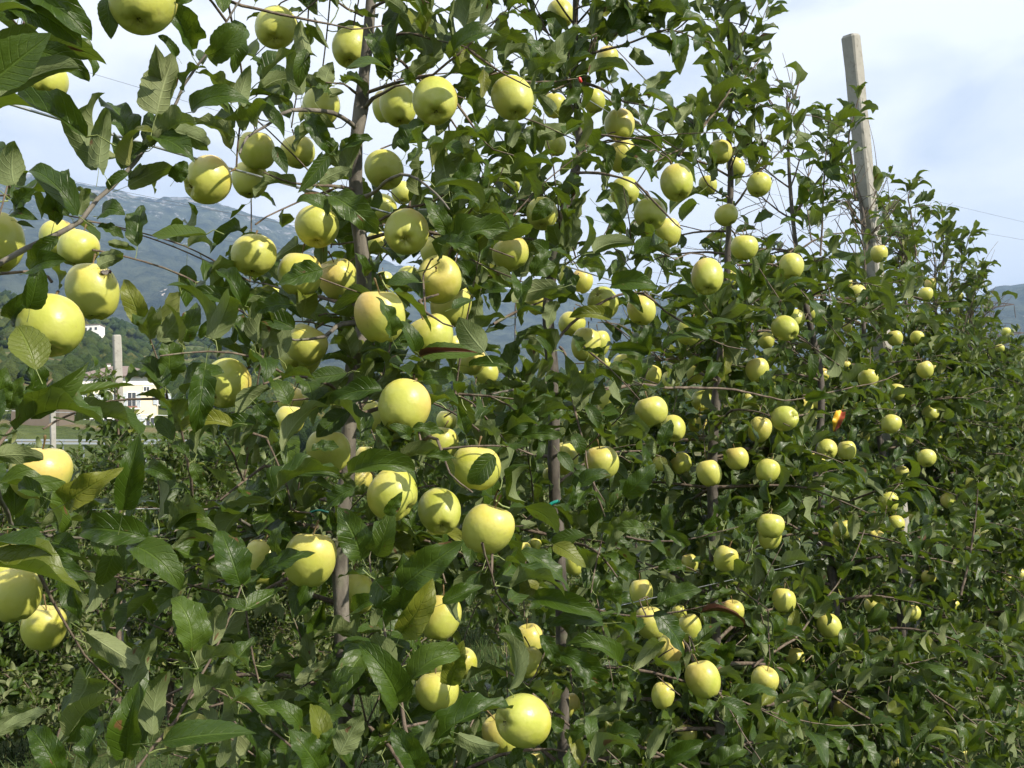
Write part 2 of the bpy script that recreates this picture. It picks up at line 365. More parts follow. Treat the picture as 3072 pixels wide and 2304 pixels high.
# ---------------------------------------------------------------- fruit seen in the photo
# (tile column, tile row): [x, y, width, height or 0, calyx side or None, what sets this apple apart]
S = 'small yellow apple half hidden among the leaves of the distant trees'
FAR = 'tiny pale apple on the farthest trees of the row, only a dot'
LOWF = 'small yellow-green apple deep in the shaded lower leaves of the distant trees'
INN = 'partly hidden green apple in the leaf shade behind larger apples'
APPLES = {
(0, 0): [
 (928, 5, 425, 0, (.08, .85), 'big green apple hanging alone against the sky, cut by the top edge'),
 (290, 530, 292, 0, (.2, .8), 'yellow-green apple crossed by a grey curled leaf, high in the left corner'),
 (1345, 1168, 312, 298, (-.68, .4), 'yellow apple with its dark calyx turned sideways, against the mountain and sky'),
 (1620, 1165, 235, 0, None, 'lit yellow apple tucked just behind the one whose calyx faces sideways'),
 (-40, 1575, 380, 0, None, 'large apple cut by the left edge, above the branch with the fly apple'),
 (385, 1550, 240, 0, None, 'olive-yellow apple behind the bare slanting branch, partly leaf covered'),
 (508, 1610, 255, 0, None, 'yellow apple striped by twig shadows under the slanting branch'),
],
(1, 0): [
 (130, 182, 275, 0, (.1, .8), 'shaded green apple below a thin twig near the top, before the trunk'),
 (620, 310, 258, 0, (0, .85), 'green apple hanging right over the pale upper trunk'),
 (423, 692, 246, 0, (.1, .85), 'green apple capped by a leaf behind an arched branch from the trunk'),
 (845, 690, 185, 230, None, 'apple mostly hidden behind the pair that hangs beside the upper trunk'),
 (922, 688, 242, 275, (.1, .9), 'shaded green apple on the trunk side of the hanging pair'),
 (1160, 658, 295, 308, (.1, .68), 'pale yellow apple of the hanging pair with its dimpled end showing'),
 (1662, 640, 278, 0, (.1, .85), 'pale green apple standing clear between the first and second trunk, high up'),
 (5, 975, 240, 0, None, 'dull olive apple just above the apple with the sideways calyx'),
 (272, 985, 225, 200, None, 'green apple under a toothed leaf, level with the arched branch'),
 (832, 1103, 256, 236, (.2, .8), 'pale green apple sitting over the knotted branch that leaves the trunk'),
 (820, 1355, 190, 0, None, 'lit apple half behind the green one whose calyx faces forward'),
 (975, 1505, 292, 320, (.04, .42), 'green apple in mid crown with its brown calyx facing forward'),
 (785, 1575, 150, 0, None, INN),
 (395, 1470, 286, 245, None, 'bright yellow apple under a brown-spotted leaf, beside the trunk'),
 (-15, 1655, 292, 262, None, 'lit yellow apple with a leaf shadow like torn paper, at the crown edge'),
 (1165, 1630, 200, 0, None, 'lit yellow apple behind the one showing its stem'),
 (1655, 1205, 110, 0, None, 'small green apple peeping between two leaves against the sky'),
 (950, 1250, 150, 0, None, 'green apple covered by leaves under the knotted branch'),
],
(2, 0): [
 (315, 92, 176, 188, None, 'pale apple beside the tip of the second trunk at the top edge'),
 (618, 378, 145, 0, None, 'yellow-lit apple above the grey long leaf, high in the second tree'),
 (275, 685, 160, 0, None, 'yellow-lit apple under the red tie, leaf shadows across it'),
 (530, 655, 150, 0, None, 'apple with a red mark on top behind broad leaves'),
 (697, 812, 200, 0, None, 'apple crossed by thin leaf stalks above a round green one'),
 (711, 1012, 206, 0, None, 'round green apple half covered by a curled leaf, sky on both sides'),
 (280, 935, 145, 0, None, 'dark green shaded apple beside the second trunk'),
 (1067, 1183, 216, 232, (.15, .85), 'tall lit apple wrapped by leaves in the sky gap between two trees'),
 (1350, 985, 156, 0, None, 'pinkish-yellow apple beside the third trunk'),
 (1452, 1083, 118, 0, None, 'green apple close behind the third trunk'),
 (1270, 1200, 120, 0, None, 'pale apple behind leaves just before the third trunk'),
 (730, 1242, 196, 0, (.0, .8), 'shaded apple with a brown blotch on a leaf above it'),
 (195, 1388, 208, 0, None, 'green apple with a dark leaf across its middle, above the second trunk bend'),
 (895, 1390, 212, 0, (-.1, .7), 'upper green apple of the touching pair against the sky'),
 (1000, 1512, 196, 0, None, 'lower green apple of the touching pair against the sky'),
 (1390, 1395, 155, 135, None, 'green apple straddling the thin third trunk'),
 (1600, 1198, 158, 150, None, 'single yellow apple on a side twig in clear sky'),
 (-8, 1643, 244, 215, None, 'round yellow apple crossed by the trellis wire between first and second tree'),
 (1478, 620, 100, 130, None, 'slim olive apple beside the third trunk, high up'),
],
(3, 0): [
 (720, 1645, 110, 0, None, 'yellow apple just in front of the tall concrete post'),
],
(0, 1): [
 (600, 230, 334, 362, None, 'bright apple with a fly sitting on it'),
 (325, 450, 422, 398, (.15, .88), 'large bright apple below the fly apple, a folded leaf at its lower side'),
 (265, 1405, 386, 340, None, 'large yellow apple low at the left edge with a leaf at top and bottom'),
 (1465, 828, 312, 0, (-.35, .6), 'yellow apple with a long leaf shadow, its shaded end facing down'),
],
(1, 1): [
 (285, 118, 286, 0, None, 'apple whose upper half is covered by a large shadowing leaf'),
 (535, 155, 262, 275, None, 'lit apple with a dark twig in front, touching the leaf covered one'),
 (803, 390, 334, 342, None, 'big golden apple with a torn ragged leaf across its face'),
 (1188, 157, 298, 296, (-.12, -.42), 'round yellow apple whose stem cavity faces forward'),
 (1262, 322, 270, 0, None, 'apple directly under the one showing its stem'),
 (1130, 522, 312, 275, None, 'pale apple with striped leaf shadows and a withered bud above'),
 (1275, 595, 165, 0, None, 'narrow lit piece of apple beside the striped shadow one'),
 (1372, 590, 150, 0, None, 'pale lit apple under the broad grey-backed leaf'),
 (288, 648, 268, 298, (0, .6), 'green shaded apple whose dark calyx faces forward, trunk beside it'),
 (325, 575, 280, 250, None, 'pale apple behind the green one whose calyx faces forward'),
 (1395, 682, 190, 0, None, 'apple under the long leaf with a brown dry edge'),
 (1487, 753, 170, 0, None, 'lit yellow apple just past the long brown-edged leaf'),
 (960, 978, 342, 338, (-.2, .75), 'large smooth golden apple low before the trunk, shadow on its cap'),
 (733, 1042, 205, 0, None, 'shaded apple tucked behind the large smooth golden one'),
 (1385, 1010, 105, 0, None, INN),
 (1235, 1068, 135, 0, None, INN),
 (1200, 1217, 226, 0, None, 'bright lit apple behind a forked purple twig'),
 (1424, 1372, 332, 268, None, 'broad golden apple behind a nearly black leaf'),
 (884, 1545, 346, 310, (.8, .6), 'large lit apple with its sunken end at the lower side, leaf tip over it'),
 (1190, 1655, 280, 300, (.15, .6), 'shaded green apple with its deep calyx showing, between two lit apples'),
 (222, 925, 170, 0, None, INN),
 (220, 1060, 190, 0, None, INN),
 (470, 1265, 290, 0, None, 'wide shaded apple half buried in dark leaves low beside the trunk'),
 (710, 1300, 130, 0, None, INN),
 (660, 1450, 190, 0, None, 'shaded apple slice under a pale leaf'),
 (830, 160, 120, 0, None, INN),
 (990, 150, 170, 0, None, 'yellow apple behind leaves next to the one showing its stem'),
 (105, 250, 110, 0, None, INN),
],
(1, 2): [
 (1502, 110, 336, 325, None, 'large round apple with two crossing twig shadows, lowest of the lit trio'),
 (350, 308, 342, 355, None, 'bright full apple low beside the trunk with a leaf from its side'),
 (35, 325, 265, 325, None, 'lit apple cut by a leaf, touching the bright full low apple'),
 (638, 525, 262, 272, None, 'dark shaded apple in front of the lower trunk'),
 (1196, 685, 264, 288, None, 'half lit apple beside a long glossy leaf, low in the first tree'),
 (1225, 980, 205, 270, None, 'shaded apple behind a folded leaf and above a darker one'),
 (1350, 980, 170, 250, None, 'narrow visible apple beside the folded leaf'),
 (1175, 1160, 285, 240, None, 'darkest apple, hanging over the grass gap'),
],
(2, 1): [
 (588, 302, 202, 0, (-.45, -.5), 'pale apple with a small dark hole, against the far blue mountain'),
 (838, 352, 192, 186, None, 'yellow apple against the blue mountain, a leaf at its side'),
 (452, 165, 146, 0, None, 'lit apple with zigzag shadow under the second tree leaves'),
 (345, 145, 100, 0, None, INN),
 (1265, 133, 208, 242, (-.1, .75), 'large rosy-yellow apple in front of the third trunk'),
 (1407, 145, 100, 130, None, 'lit apple just beyond the large rosy-yellow one'),
 (480, 575, 196, 220, None, 'yellow apple with a leaf folded over its lower part beside a grey twig'),
 (562, 565, 150, 190, None, 'apple close behind the one with the folded leaf'),
 (388, 440, 178, 160, None, 'apple crossed by a dark upright twig'),
 (165, 290, 165, 190, None, 'dark olive apple behind a translucent leaf by the second trunk'),
 (900, 778, 146, 0, None, 'bright lit apple below the mountain gap'),
 (1028, 810, 120, 0, None, 'orange-tinted shaded apple above a long branch'),
 (715, 692, 118, 0, None, 'pale apple behind leaves at the foot of the mountain gap'),
 (1190, 760, 120, 0, None, 'amber apple crossed by an upright twig'),
 (1230, 937, 138, 0, (0, .3), 'apple with its dark calyx facing forward below the long branch'),
 (1530, 925, 98, 0, None, 'small lit apple under the long branch beyond the third trunk'),
 (1410, 1032, 100, 0, None, 'small apple sliver below the long branch'),
 (630, 930, 158, 0, (.1, .8), 'long apple with a leaf shadow cap, ending in shade'),
 (905, 1005, 213, 190, None, 'wide apple hanging from the long branch, half in shade'),
 (680, 1090, 95, 0, None, INN),
 (1045, 1118, 162, 0, (-.1, .75), 'apple with a leaf spike over its top, under the wide one'),
 (1605, 1125, 150, 170, None, 'cone shaped apple beside the third tree, pointed top'),
 (335, 1312, 188, 232, None, 'tall apple with a leaf over its side, low by the second trunk'),
 (583, 1337, 226, 212, None, 'bright freckled apple hanging from the grey forked twig'),
 (250, 1425, 105, 0, None, 'bright lit piece of apple low by the second trunk'),
 (1090, 1342, 145, 0, None, 'shaded apple beneath the leaf-spiked one'),
 (1278, 1407, 162, 174, None, 'dark green apple with one spot of light'),
 (1455, 1312, 157, 0, None, 'apple with a star shaped patch of light'),
 (960, 1345, 100, 0, None, INN),
 (1645, 545, 110, 0, None, 'shaded green apple beside the pair with sky behind'),
 (430, 782, 75, 0, None, INN),
 (600, 700, 80, 0, None, INN),
 (1200, 1085, 120, 0, None, 'dim green apple behind dark leaves under the calyx-forward one'),
],
(3, 1): [
 (152, 68, 160, 0, None, 'rosy smooth apple topping the fourth tree'),
 (580, 242, 116, 0, None, 'rosy apple beside the upright twig in front of the concrete post'),
 (112, 470, 165, 0, (.35, .6), 'front apple of the touching pair of the fourth tree'),
 (175, 412, 132, 0, None, 'rear apple of the touching pair of the fourth tree'),
 (273, 370, 92, 0, None, 'apple split by a leaf beside the touching pair'),
 (834, 880, 108, 0, None, 'golden-pink apple on the far side of the concrete post'),
 (822, 533, 102, 0, None, 'yellow apple leaning against the concrete post'),
 (1018, 737, 108, 0, None, 'front apple of a small pair beyond the concrete post'),
 (1072, 730, 84, 0, None, 'rear apple of a small pair beyond the concrete post'),
 (930, 758, 72, 0, None, 'pinkish apple next to the small pair beyond the post'),
 (1021, 248, 94, 0, None, 'lower of two apples stacked before the sky beyond the post'),
 (1054, 182, 78, 0, None, 'upper of two apples stacked before the sky beyond the post'),
 (1236, 262, 62, 0, None, 'small apple split by a dark leaf near the pylon'),
 (1005, 370, 74, 0, None, 'dim apple below the two stacked ones beyond the post'),
 (1125, 450, 62, 80, None, 'slim lit apple beyond the post'),
 (1312, 440, 58, 0, None, 'small apple over a brown tuft near the pylon'),
 (1356, 605, 48, 0, None, 'small apple level with the pylon lower arm'),
 (1410, 665, 60, 0, None, 'small pinkish apple at the pylon foot'),
 (512, 465, 62, 0, None, 'amber apple before the post, under a leafy branch'),
 (580, 436, 36, 0, None, S), (505, 712, 66, 0, None, 'amber apple sliver at the tip of the hanging branch'), (566, 676, 32, 0, None, S),
 (110, 1052, 167, 158, (.55, -.25), 'lit apple whose round calyx faces sideways, fourth tree'),
 (234, 986, 116, 0, None, 'pinkish apple just above the long horizontal branch leaf'),
 (330, 950, 76, 0, None, 'green apple sliver behind the pinkish one'),
 (302, 1068, 86, 0, None, 'small smooth apple next to the red and yellow leaf'),
 (2, 1152, 80, 0, None, 'lit apple at the side of the one with sideways calyx'),
 (80, 1162, 48, 0, None, S),
 (383, 1254, 132, 0, (-.1, .35), 'apple with a diagonal band of light, top of a trio'),
 (510, 1261, 120, 0, None, 'green apple of the trio nearest the post'),
 (308, 1338, 124, 0, None, 'lowest shaded apple of the trio'),
 (583, 972, 92, 0, None, 'pinkish oval apple before the lower concrete post'),
 (798, 1088, 124, 0, None, 'round green apple at the foot of the concrete post'),
 (1054, 1022, 104, 0, None, 'green apple with a lit shoulder, far tree'),
 (895, 1173, 106, 0, None, 'green apple notched by a leaf, below the post apple'),
 (1080, 1170, 94, 0, None, 'apple with a pink cap behind a small leaf'),
 (745, 1170, 78, 0, None, 'dim yellow apple left of the notched one'),
 (620, 1172, 82, 0, None, 'bright apple scraps behind leaves under the post'),
 (1028, 1310, 120, 108, None, 'apple ringed by a leaf shadow, far tree'),
 (446, 1572, 117, 0, None, 'round apple hanging alone over dark leaves'),
 (783, 1592, 124, 0, None, 'apple with a soft light patch low in the far trees'),
 (440, 920, 58, 0, None, S), (1145, 802, 58, 0, None, FAR), (1300, 805, 50, 0, None, FAR), (1300, 770, 40, 0, None, FAR), (1510, 890, 55, 0, None, FAR),
 (1370, 1030, 52, 0, None, FAR), (1515, 1110, 66, 0, None, 'orange-capped tiny apple on the far trees'), (1410, 1242, 54, 0, None, FAR),
 (1550, 1310, 46, 0, None, FAR), (1590, 1292, 36, 0, None, FAR), (1590, 1380, 56, 0, None, FAR), (970, 1572, 62, 0, None, S), (600, 1372, 72, 0, None, S),
 (1635, 830, 30, 0, None, FAR), (1280, 1470, 46, 0, None, FAR), (1095, 1490, 50, 0, None, FAR), (1640, 1430, 40, 0, None, FAR), (350, 772, 92, 0, None, 'rosy dim apple behind the drooping leaves of the hanging branch'),
 (1215, 352, 52, 0, None, FAR), (25, 20, 50, 0, None, S), (510, 182, 72, 0, None, 'green apple above the rosy one by the post'),
 (900, 20, 36, 0, None, FAR), (1405, 480, 30, 0, None, FAR), (1285, 600, 30, 0, None, FAR), (1605, 1020, 40, 0, None, FAR),
],
(0, 2): [
 (100, 532, 332, 0, None, 'large shaded apple at the lower left edge'),
 (25, 390, 270, 0, None, 'apple in front of the large shaded one, under two leaves'),
 (285, 750, 284, 0, None, 'small-bodied green apple beside the thin slanting twig, low left'),
 (-5, 280, 250, 0, None, 'bright sliver of apple above the left edge cluster'),
],
(2, 2): [
 (70, 1352, 346, 0, (-.75, -.1), 'largest apple near the bottom edge, lit from its side'),
 (-60, 1440, 255, 0, None, 'apple close behind the largest bottom one'),
 (112, 832, 196, 0, None, 'apple with a dead blossom remnant, low middle'),
 (95, 975, 220, 195, None, 'yellow apple lit from below, under the blossom-marked one'),
 (60, 262, 135, 0, None, INN),
 (1385, 305, 160, 0, None, 'bright smooth apple alone in dark leaves of the third tree'),
 (1150, 332, 112, 0, None, 'pale apple behind a leaf next to the bright smooth one'),
 (1237, 352, 62, 0, None, 'thin bright slice of apple between the two lower third tree apples'),
 (1488, 440, 100, 0, None, 'olive apple in shade below the bright smooth one'),
 (838, 522, 152, 170, None, 'lit apple shining through a star of leaves'),
 (896, 718, 202, 0, None, 'amber apple in shade with a lit rim'),
 (1152, 752, 158, 196, None, 'apple with triangular bite-like shadows'),
 (1287, 680, 140, 0, None, 'bright apple above a curled brown leaf'),
 (1430, 643, 152, 0, None, 'apple veiled by a leaf shadow next to the brown leaf'),
 (1500, 808, 108, 0, None, 'apple sliver beneath the curled brown leaf'),
 (1012, 903, 198, 218, None, 'apple with a dry grey curled leaf at its side'),
 (1238, 1085, 226, 240, None, 'wide shaded apple crossed by a forked dark twig'),
 (978, 1190, 150, 210, None, 'apple in deep shade with a lit edge under dark leaves'),
 (370, 1255, 150, 0, None, INN),
 (1130, 1445, 135, 0, None, 'jagged lit apple piece near the bottom edge'),
 (1638, 1090, 180, 178, None, 'clean yellow apple low and alone at the third tree skirt'),
 (150, 1625, 120, 0, None, INN), (1640, 1392, 100, 0, None, INN), (400, 345, 130, 0, None, INN), (150, 212, 80, 0, None, INN),
 (1675, 90, 180, 160, None, 'upper apple of a vertical pair beside the fourth trunk'),
 (1672, 165, 150, 0, None, 'lower shaded apple of a vertical pair beside the fourth trunk'),
 (1085, 650, 92, 0, None, INN),
],
(3, 2): [
 (238, 72, 62, 0, None, LOWF), (706, 178, 118, 0, None, 'round apple above a leaf at the tip of a whitish twig'),
 (830, 75, 112, 0, None, 'apple cut by a leaf just above the whitish twig apple'), (945, 42, 80, 0, None, LOWF), (1097, 212, 76, 0, None, LOWF), (1290, 190, 76, 0, None, LOWF),
 (835, 385, 82, 0, None, 'dim green apple behind the small round one beyond the whitish twig'), (880, 397, 52, 0, None, 'small round apple in front of a dim green one'),
 (1187, 356, 46, 0, None, LOWF), (1627, 405, 86, 0, None, 'apple at the right edge lit on one side'), (1556, 456, 80, 0, None, LOWF),
 (490, 1292, 136, 155, None, 'dark oval green apple in shade near the bottom right'), (375, 1386, 110, 0, None, 'bright apple with a leaf across it beside the dark oval one'),
 (1275, 1605, 96, 125, None, 'lowest green apple over the bare ground patch'), (840, 1635, 80, 0, None, LOWF), (735, 1642, 62, 0, None, LOWF), (505, 1567, 60, 0, None, LOWF),
 (40, 1375, 120, 0, None, 'shaded apple below the clean yellow one'), (108, 1356, 66, 0, None, LOWF), (540, 1096, 82, 0, None, LOWF), (1140, 922, 60, 0, None, LOWF),
 (1190, 952, 42, 0, None, LOWF), (1590, 1046, 60, 0, None, LOWF), (1618, 1085, 40, 0, None, LOWF), (1460, 1132, 46, 0, None, LOWF), (590, 300, 36, 0, None, LOWF),
 (172, 190, 70, 0, None, LOWF), (795, 690, 50, 0, None, LOWF), (1195, 60, 40, 0, None, LOWF), (1390, 1055, 60, 0, None, LOWF),
],
}
SHARED_GROUPS = {S: 'small apples half hidden in the distant trees', FAR: 'tiny apples on the farthest trees', LOWF: 'small apples low in the distant trees',
                 INN: 'apples hidden in the shade behind others'}
# ---------------------------------------------------------------- boughs traced from the photo
# tree number: [(tile col, row), [(x, y), ...], thickness at the root in tile pixels, leafiness, depth at root, depth at tip]
BOUGHS = {
0: [
 ((0, 0), [(-300, 2000), (-120, 1790), (170, 1620), (390, 1520), (530, 1440), (650, 1290), (740, 1210), (880, 1060), (960, 950), (1090, 780), (1200, 570), (1300, 430), (1390, 320), (1480, 170), (1590, 0), (1680, -160)], 46, .35, 1.12, 1.4),
 ((0, 1), [(-260, 1560), (0, 1230), (110, 1090), (230, 920), (350, 800)], 34, .3, 1.05, 1.15),
 ((0, 1), [(-200, 1240), (-60, 1440), (10, 1600), (60, 1680), (110, 1800), (300, 1826), (620, 1840), (960, 1824), (1150, 1770), (1330, 1680)], 40, .5, 1.08, 1.5),
 ((0, 2), [(-100, 130), (120, 180), (250, 420), (340, 600), (430, 750), (570, 950), (700, 1080), (800, 1180)], 34, .4, 1.1, 1.25),
 ((0, 1), [(1245, 1560), (1240, 1430), (1200, 1280), (1160, 1060), (1080, 920), (1060, 800), (990, 600), (930, 450), (900, 380)], 28, .3, 1.45, 1.3),
 ((0, 2), [(860, 1800), (900, 1659), (1000, 1520), (1140, 1350), (1230, 1180), (1350, 960), (1450, 760), (1540, 520), (1575, 430)], 34, .4, 1.15, 1.3),
 ((0, 2), [(1180, 1260), (1310, 1120), (1450, 1195), (1590, 1280), (1700, 1400)], 20, .5, 1.25, 1.35),
 ((0, 0), [(-240, 700), (-80, 420), (40, 300), (150, 180), (200, 60)], 30, .5, .95, 1.0),
 ((0, 0), [(-150, 1800), (-60, 1560), (20, 1330), (50, 1200)], 22, .4, 1.2, 1.25),
 ((0, 2), [(560, 1800), (470, 1690), (380, 1600), (370, 1520), (400, 1430)], 20, .4, 1.1, 1.1),
],
1: [
 ((1, 0), [(655, 610), (560, 555), (460, 550)], 24, .5, 1.85, 1.7),
 ((1, 0), [(650, 830), (560, 760), (440, 720), (300, 710), (180, 740), (60, 830), (-40, 900), (-80, 1010)], 44, .5, 1.85, 1.5),
 ((1, 0), [(700, 710), (760, 640), (830, 600), (900, 560), (1000, 540)], 36, .5, 1.85, 1.75),
 ((1, 0), [(640, 1240), (540, 1210), (400, 1205), (250, 1190), (60, 1120)], 34, .6, 1.85, 1.6),
 ((1, 0), [(655, 1275), (700, 1275), (760, 1250), (830, 1180), (930, 1130), (1040, 1160), (1150, 1250), (1230, 1340)], 40, .4, 1.85, 1.5),
 ((1, 0), [(680, 1500), (850, 1400), (1000, 1340), (1150, 1310), (1250, 1250), (1400, 1200), (1520, 1130)], 28, .5, 1.85, 1.75),
 ((1, 0), [(720, 600), (900, 545), (1070, 500), (1160, 490), (1260, 400), (1400, 270), (1500, 190), (1580, 110), (1680, 10)], 30, .7, 1.85, 1.75),
 ((1, 0), [(1380, 320), (1500, 400), (1659, 495), (1800, 560)], 24, .7, 1.8, 1.75),
 ((1, 0), [(-420, -80), (-190, 0), (0, 60), (270, 115), (480, 150), (620, 180), (820, 155)], 28, .45, 1.45, 1.6),
 ((1, 0), [(740, 290), (850, 240), (1000, 205), (1150, 240), (1290, 270), (1420, 330)], 28, .7, 1.85, 1.75),
 ((1, 0), [(1300, 670), (1400, 820), (1480, 930), (1530, 970), (1660, 1010)], 20, .6, 1.75, 1.7),
 ((1, 0), [(1250, 1659), (1300, 1530), (1360, 1420), (1420, 1340), (1560, 1190), (1600, 1100)], 22, .8, 1.8, 1.7),
 ((1, 1), [(690, 430), (560, 440), (490, 490), (440, 520), (250, 545), (120, 500)], 46, .5, 1.85, 1.65),
 ((1, 1), [(640, 730), (720, 780), (790, 810), (850, 860), (900, 940)], 48, .2, 1.85, 1.62),
 ((1, 1), [(360, 110), (420, 140), (560, 190), (690, 240)], 22, .4, 1.5, 1.6),
 ((1, 1), [(1060, 290), (1090, 370), (1150, 400), (1200, 440), (1270, 465)], 28, .4, 1.6, 1.5),
 ((1, 1), [(1010, 1250), (1120, 1170), (1170, 1180), (1210, 1280), (1260, 1400), (1410, 1520)], 34, .3, 1.55, 1.35),
 ((1, 1), [(1210, 1250), (1400, 1240), (1659, 1240), (1800, 1290)], 20, .5, 1.5, 1.5),
 ((1, 2), [(530, 180), (400, 160), (270, 150), (120, 125), (0, 128), (-50, 105), (-140, 60), (-260, 0), (-380, 20)], 44, .45, 1.85, 1.45),
 ((1, 2), [(1090, 1780), (1060, 1659), (1020, 1560), (980, 1400), (960, 1200), (910, 960), (870, 800), (860, 620), (800, 450), (780, 300), (800, 170)], 36, .35, 1.22, 1.32),
 ((1, 2), [(1465, 200), (1480, 280), (1530, 400), (1560, 530), (1610, 600), (1700, 700)], 22, .5, 1.45, 1.5),
 ((1, 2), [(600, 900), (700, 830), (780, 780), (880, 770)], 26, .4, 1.85, 1.55),
 ((1, 2), [(0, 1350), (200, 1480), (330, 1600), (420, 1750)], 22, .6, 1.3, 1.3),
 ((1, 1), [(-20, 1150), (60, 1180), (130, 1330), (200, 1500), (225, 1640)], 24, .6, 1.5, 1.5),
 ((1, 1), [(640, 640), (660, 900), (760, 1150), (840, 1330)], 26, .8, 1.85, 1.5),
 ((1, 0), [(690, 100), (600, 60), (480, -20), (400, -120)], 24, .8, 1.85, 1.75),
 ((1, 0), [(740, 60), (860, 0), (980, -40), (1120, 20)], 26, .9, 1.85, 1.75),
],
2: [
 ((2, 0), [(310, 1480), (310, 1420), (280, 1200), (250, 1000), (200, 860), (205, 760)], 18, .5, 2.35, 2.2),
 ((2, 0), [(430, 530), (560, 560), (720, 640), (850, 660), (960, 690)], 26, .6, 2.45, 2.3),
 ((2, 0), [(440, 880), (560, 860), (730, 885), (900, 900), (1020, 990)], 22, .7, 2.45, 2.25),
 ((2, 0), [(430, 400), (500, 360), (700, 310), (860, 260), (1020, 205), (1200, 260), (1300, 290)], 26, .8, 2.45, 2.35),
 ((2, 0), [(0, 520), (150, 525), (290, 525), (490, 495)], 22, .7, 2.1, 2.3),
 ((2, 0), [(1160, 110), (1040, 210), (930, 190), (900, 100)], 14, .6, 2.4, 2.4),
 ((2, 0), [(660, 240), (760, 110), (880, 0)], 18, .7, 2.4, 2.3),
 ((2, 0), [(420, 1120), (560, 1120), (700, 1150), (790, 1180), (880, 1280)], 26, .5, 2.45, 2.3),
 ((2, 0), [(800, 1180), (1000, 1390), (1100, 1480)], 20, .6, 2.35, 2.3),
 ((2, 1), [(250, 600), (380, 450), (540, 330), (700, 250), (860, 240), (1000, 360), (1160, 450), (1290, 540), (1410, 590), (1530, 610)], 26, .45, 2.45, 2.5),
 ((2, 1), [(440, 560), (530, 650), (700, 800), (835, 945)], 20, .3, 2.15, 2.1),
 ((2, 1), [(310, 590), (350, 640), (380, 780), (400, 950), (430, 1080), (470, 1240), (500, 1420), (590, 1580)], 24, .4, 2.3, 2.0),
 ((2, 1), [(280, 895), (310, 890), (400, 875), (500, 870), (640, 850)], 34, .5, 2.45, 2.3),
 ((2, 1), [(250, 845), (210, 830), (120, 850), (0, 862), (-110, 880)], 40, .3, 2.45, 2.1),
 ((2, 1), [(560, 870), (820, 830), (1000, 860), (1200, 870), (1430, 885), (1659, 935), (1800, 950), (2100, 890), (2340, 840), (2480, 780)], 26, .35, 2.4, 2.9),
 ((2, 1), [(520, 1450), (540, 1540), (600, 1680)], 30, .4, 2.1, 2.1),
 ((2, 1), [(-120, 440), (0, 370), (170, 300), (330, 210), (440, 110)], 22, .7, 2.1, 2.2),
 ((2, 2), [(300, 170), (400, 200), (500, 235), (570, 275), (680, 420)], 34, .6, 2.4, 2.1),
 ((2, 2), [(1120, 850), (1140, 890), (1180, 1010), (1290, 1130), (1370, 1240), (1470, 1420), (1590, 1590)], 24, .5, 2.5, 2.1),
 ((2, 2), [(130, 1180), (290, 1310), (400, 1400), (600, 1520), (700, 1620)], 26, .6, 1.8, 1.8),
 ((2, 2), [(300, 560), (700, 660), (1080, 630), (1250, 590), (1370, 570)], 20, .7, 2.4, 2.3),
 ((2, 2), [(-20, 1040), (110, 1130), (200, 960), (230, 900)], 20, .6, 1.8, 1.8),
 ((2, 2), [(330, 1000), (600, 1010), (850, 1000), (1050, 890)], 24, .6, 2.4, 2.2),
 ((2, 2), [(740, 160), (900, 185), (1120, 175), (1300, 130), (1460, 90)], 18, .7, 2.5, 2.5),
 ((2, 0), [(410, 60), (520, 0), (600, -80)], 16, .9, 2.45, 2.4),
],
3: [
 ((2, 0), [(1080, 1010), (1150, 920), (1250, 780), (1380, 620), (1450, 480), (1490, 380)], 22, .7, 3.0, 3.2),
 ((2, 0), [(1400, 640), (1300, 740), (1180, 900), (1000, 1010), (890, 1060)], 24, .6, 3.35, 2.8),
 ((2, 0), [(1415, 1100), (1450, 1000), (1480, 960)], 14, .6, 3.35, 3.2),
 ((2, 0), [(1420, 960), (1560, 930), (1640, 830)], 16, .8, 3.35, 3.3),
 ((2, 0), [(1420, 1150), (1520, 1150), (1600, 1130)], 14, .3, 3.35, 3.2),
 ((2, 0), [(1380, 640), (1470, 740), (1590, 600), (1650, 540)], 14, .8, 3.35, 3.3),
 ((2, 0), [(1360, 480), (1340, 250), (1300, 120), (1270, -60)], 14, .9, 3.35, 3.3),
 ((2, 0), [(1400, 480), (1480, 340), (1550, 280), (1610, 160), (1660, 20)], 14, .9, 3.35, 3.3),
 ((2, 0), [(1400, 1280), (1270, 1190), (1190, 1010), (1150, 930)], 16, .7, 3.35, 3.2),
 ((3, 0), [(-140, 1200), (0, 1060), (100, 960), (200, 850), (210, 720)], 16, .8, 3.3, 3.3),
 ((2, 1), [(1330, 80), (1500, 280), (1600, 340), (1750, 400)], 18, .6, 3.35, 3.3),
 ((3, 1), [(-200, 60), (40, 60), (160, 170), (300, 330), (400, 450), (520, 590)], 18, .4, 3.3, 3.3),
 ((3, 1), [(0, 440), (200, 520), (330, 620), (470, 710)], 22, .4, 3.35, 3.3),
 ((3, 2), [(-100, 1000), (110, 860), (190, 800), (330, 620), (440, 480), (560, 280), (625, 120)], 22, .35, 3.0, 3.3),
 ((3, 2), [(-20, 1250), (120, 1240), (330, 1190), (500, 1150), (800, 1080), (950, 990)], 28, .4, 3.0, 3.6),
 ((2, 1), [(1330, 1100), (1430, 1000), (1600, 1010), (1800, 1100)], 24, .7, 3.3, 3.0),
 ((2, 1), [(1320, 700), (1200, 640), (1210, 760), (1190, 560)], 14, .6, 3.3, 3.2),
],
4: [
 ((3, 0), [(340, 1659), (350, 1300), (370, 1000), (385, 800), (380, 700)], 16, .9, 4.1, 4.1),
 ((3, 0), [(280, 1560), (250, 1360), (190, 1210)], 12, .9, 4.0, 4.0),
 ((3, 1), [(-20, 360), (100, 250), (250, 200), (330, 60)], 18, .9, 4.1, 4.0),
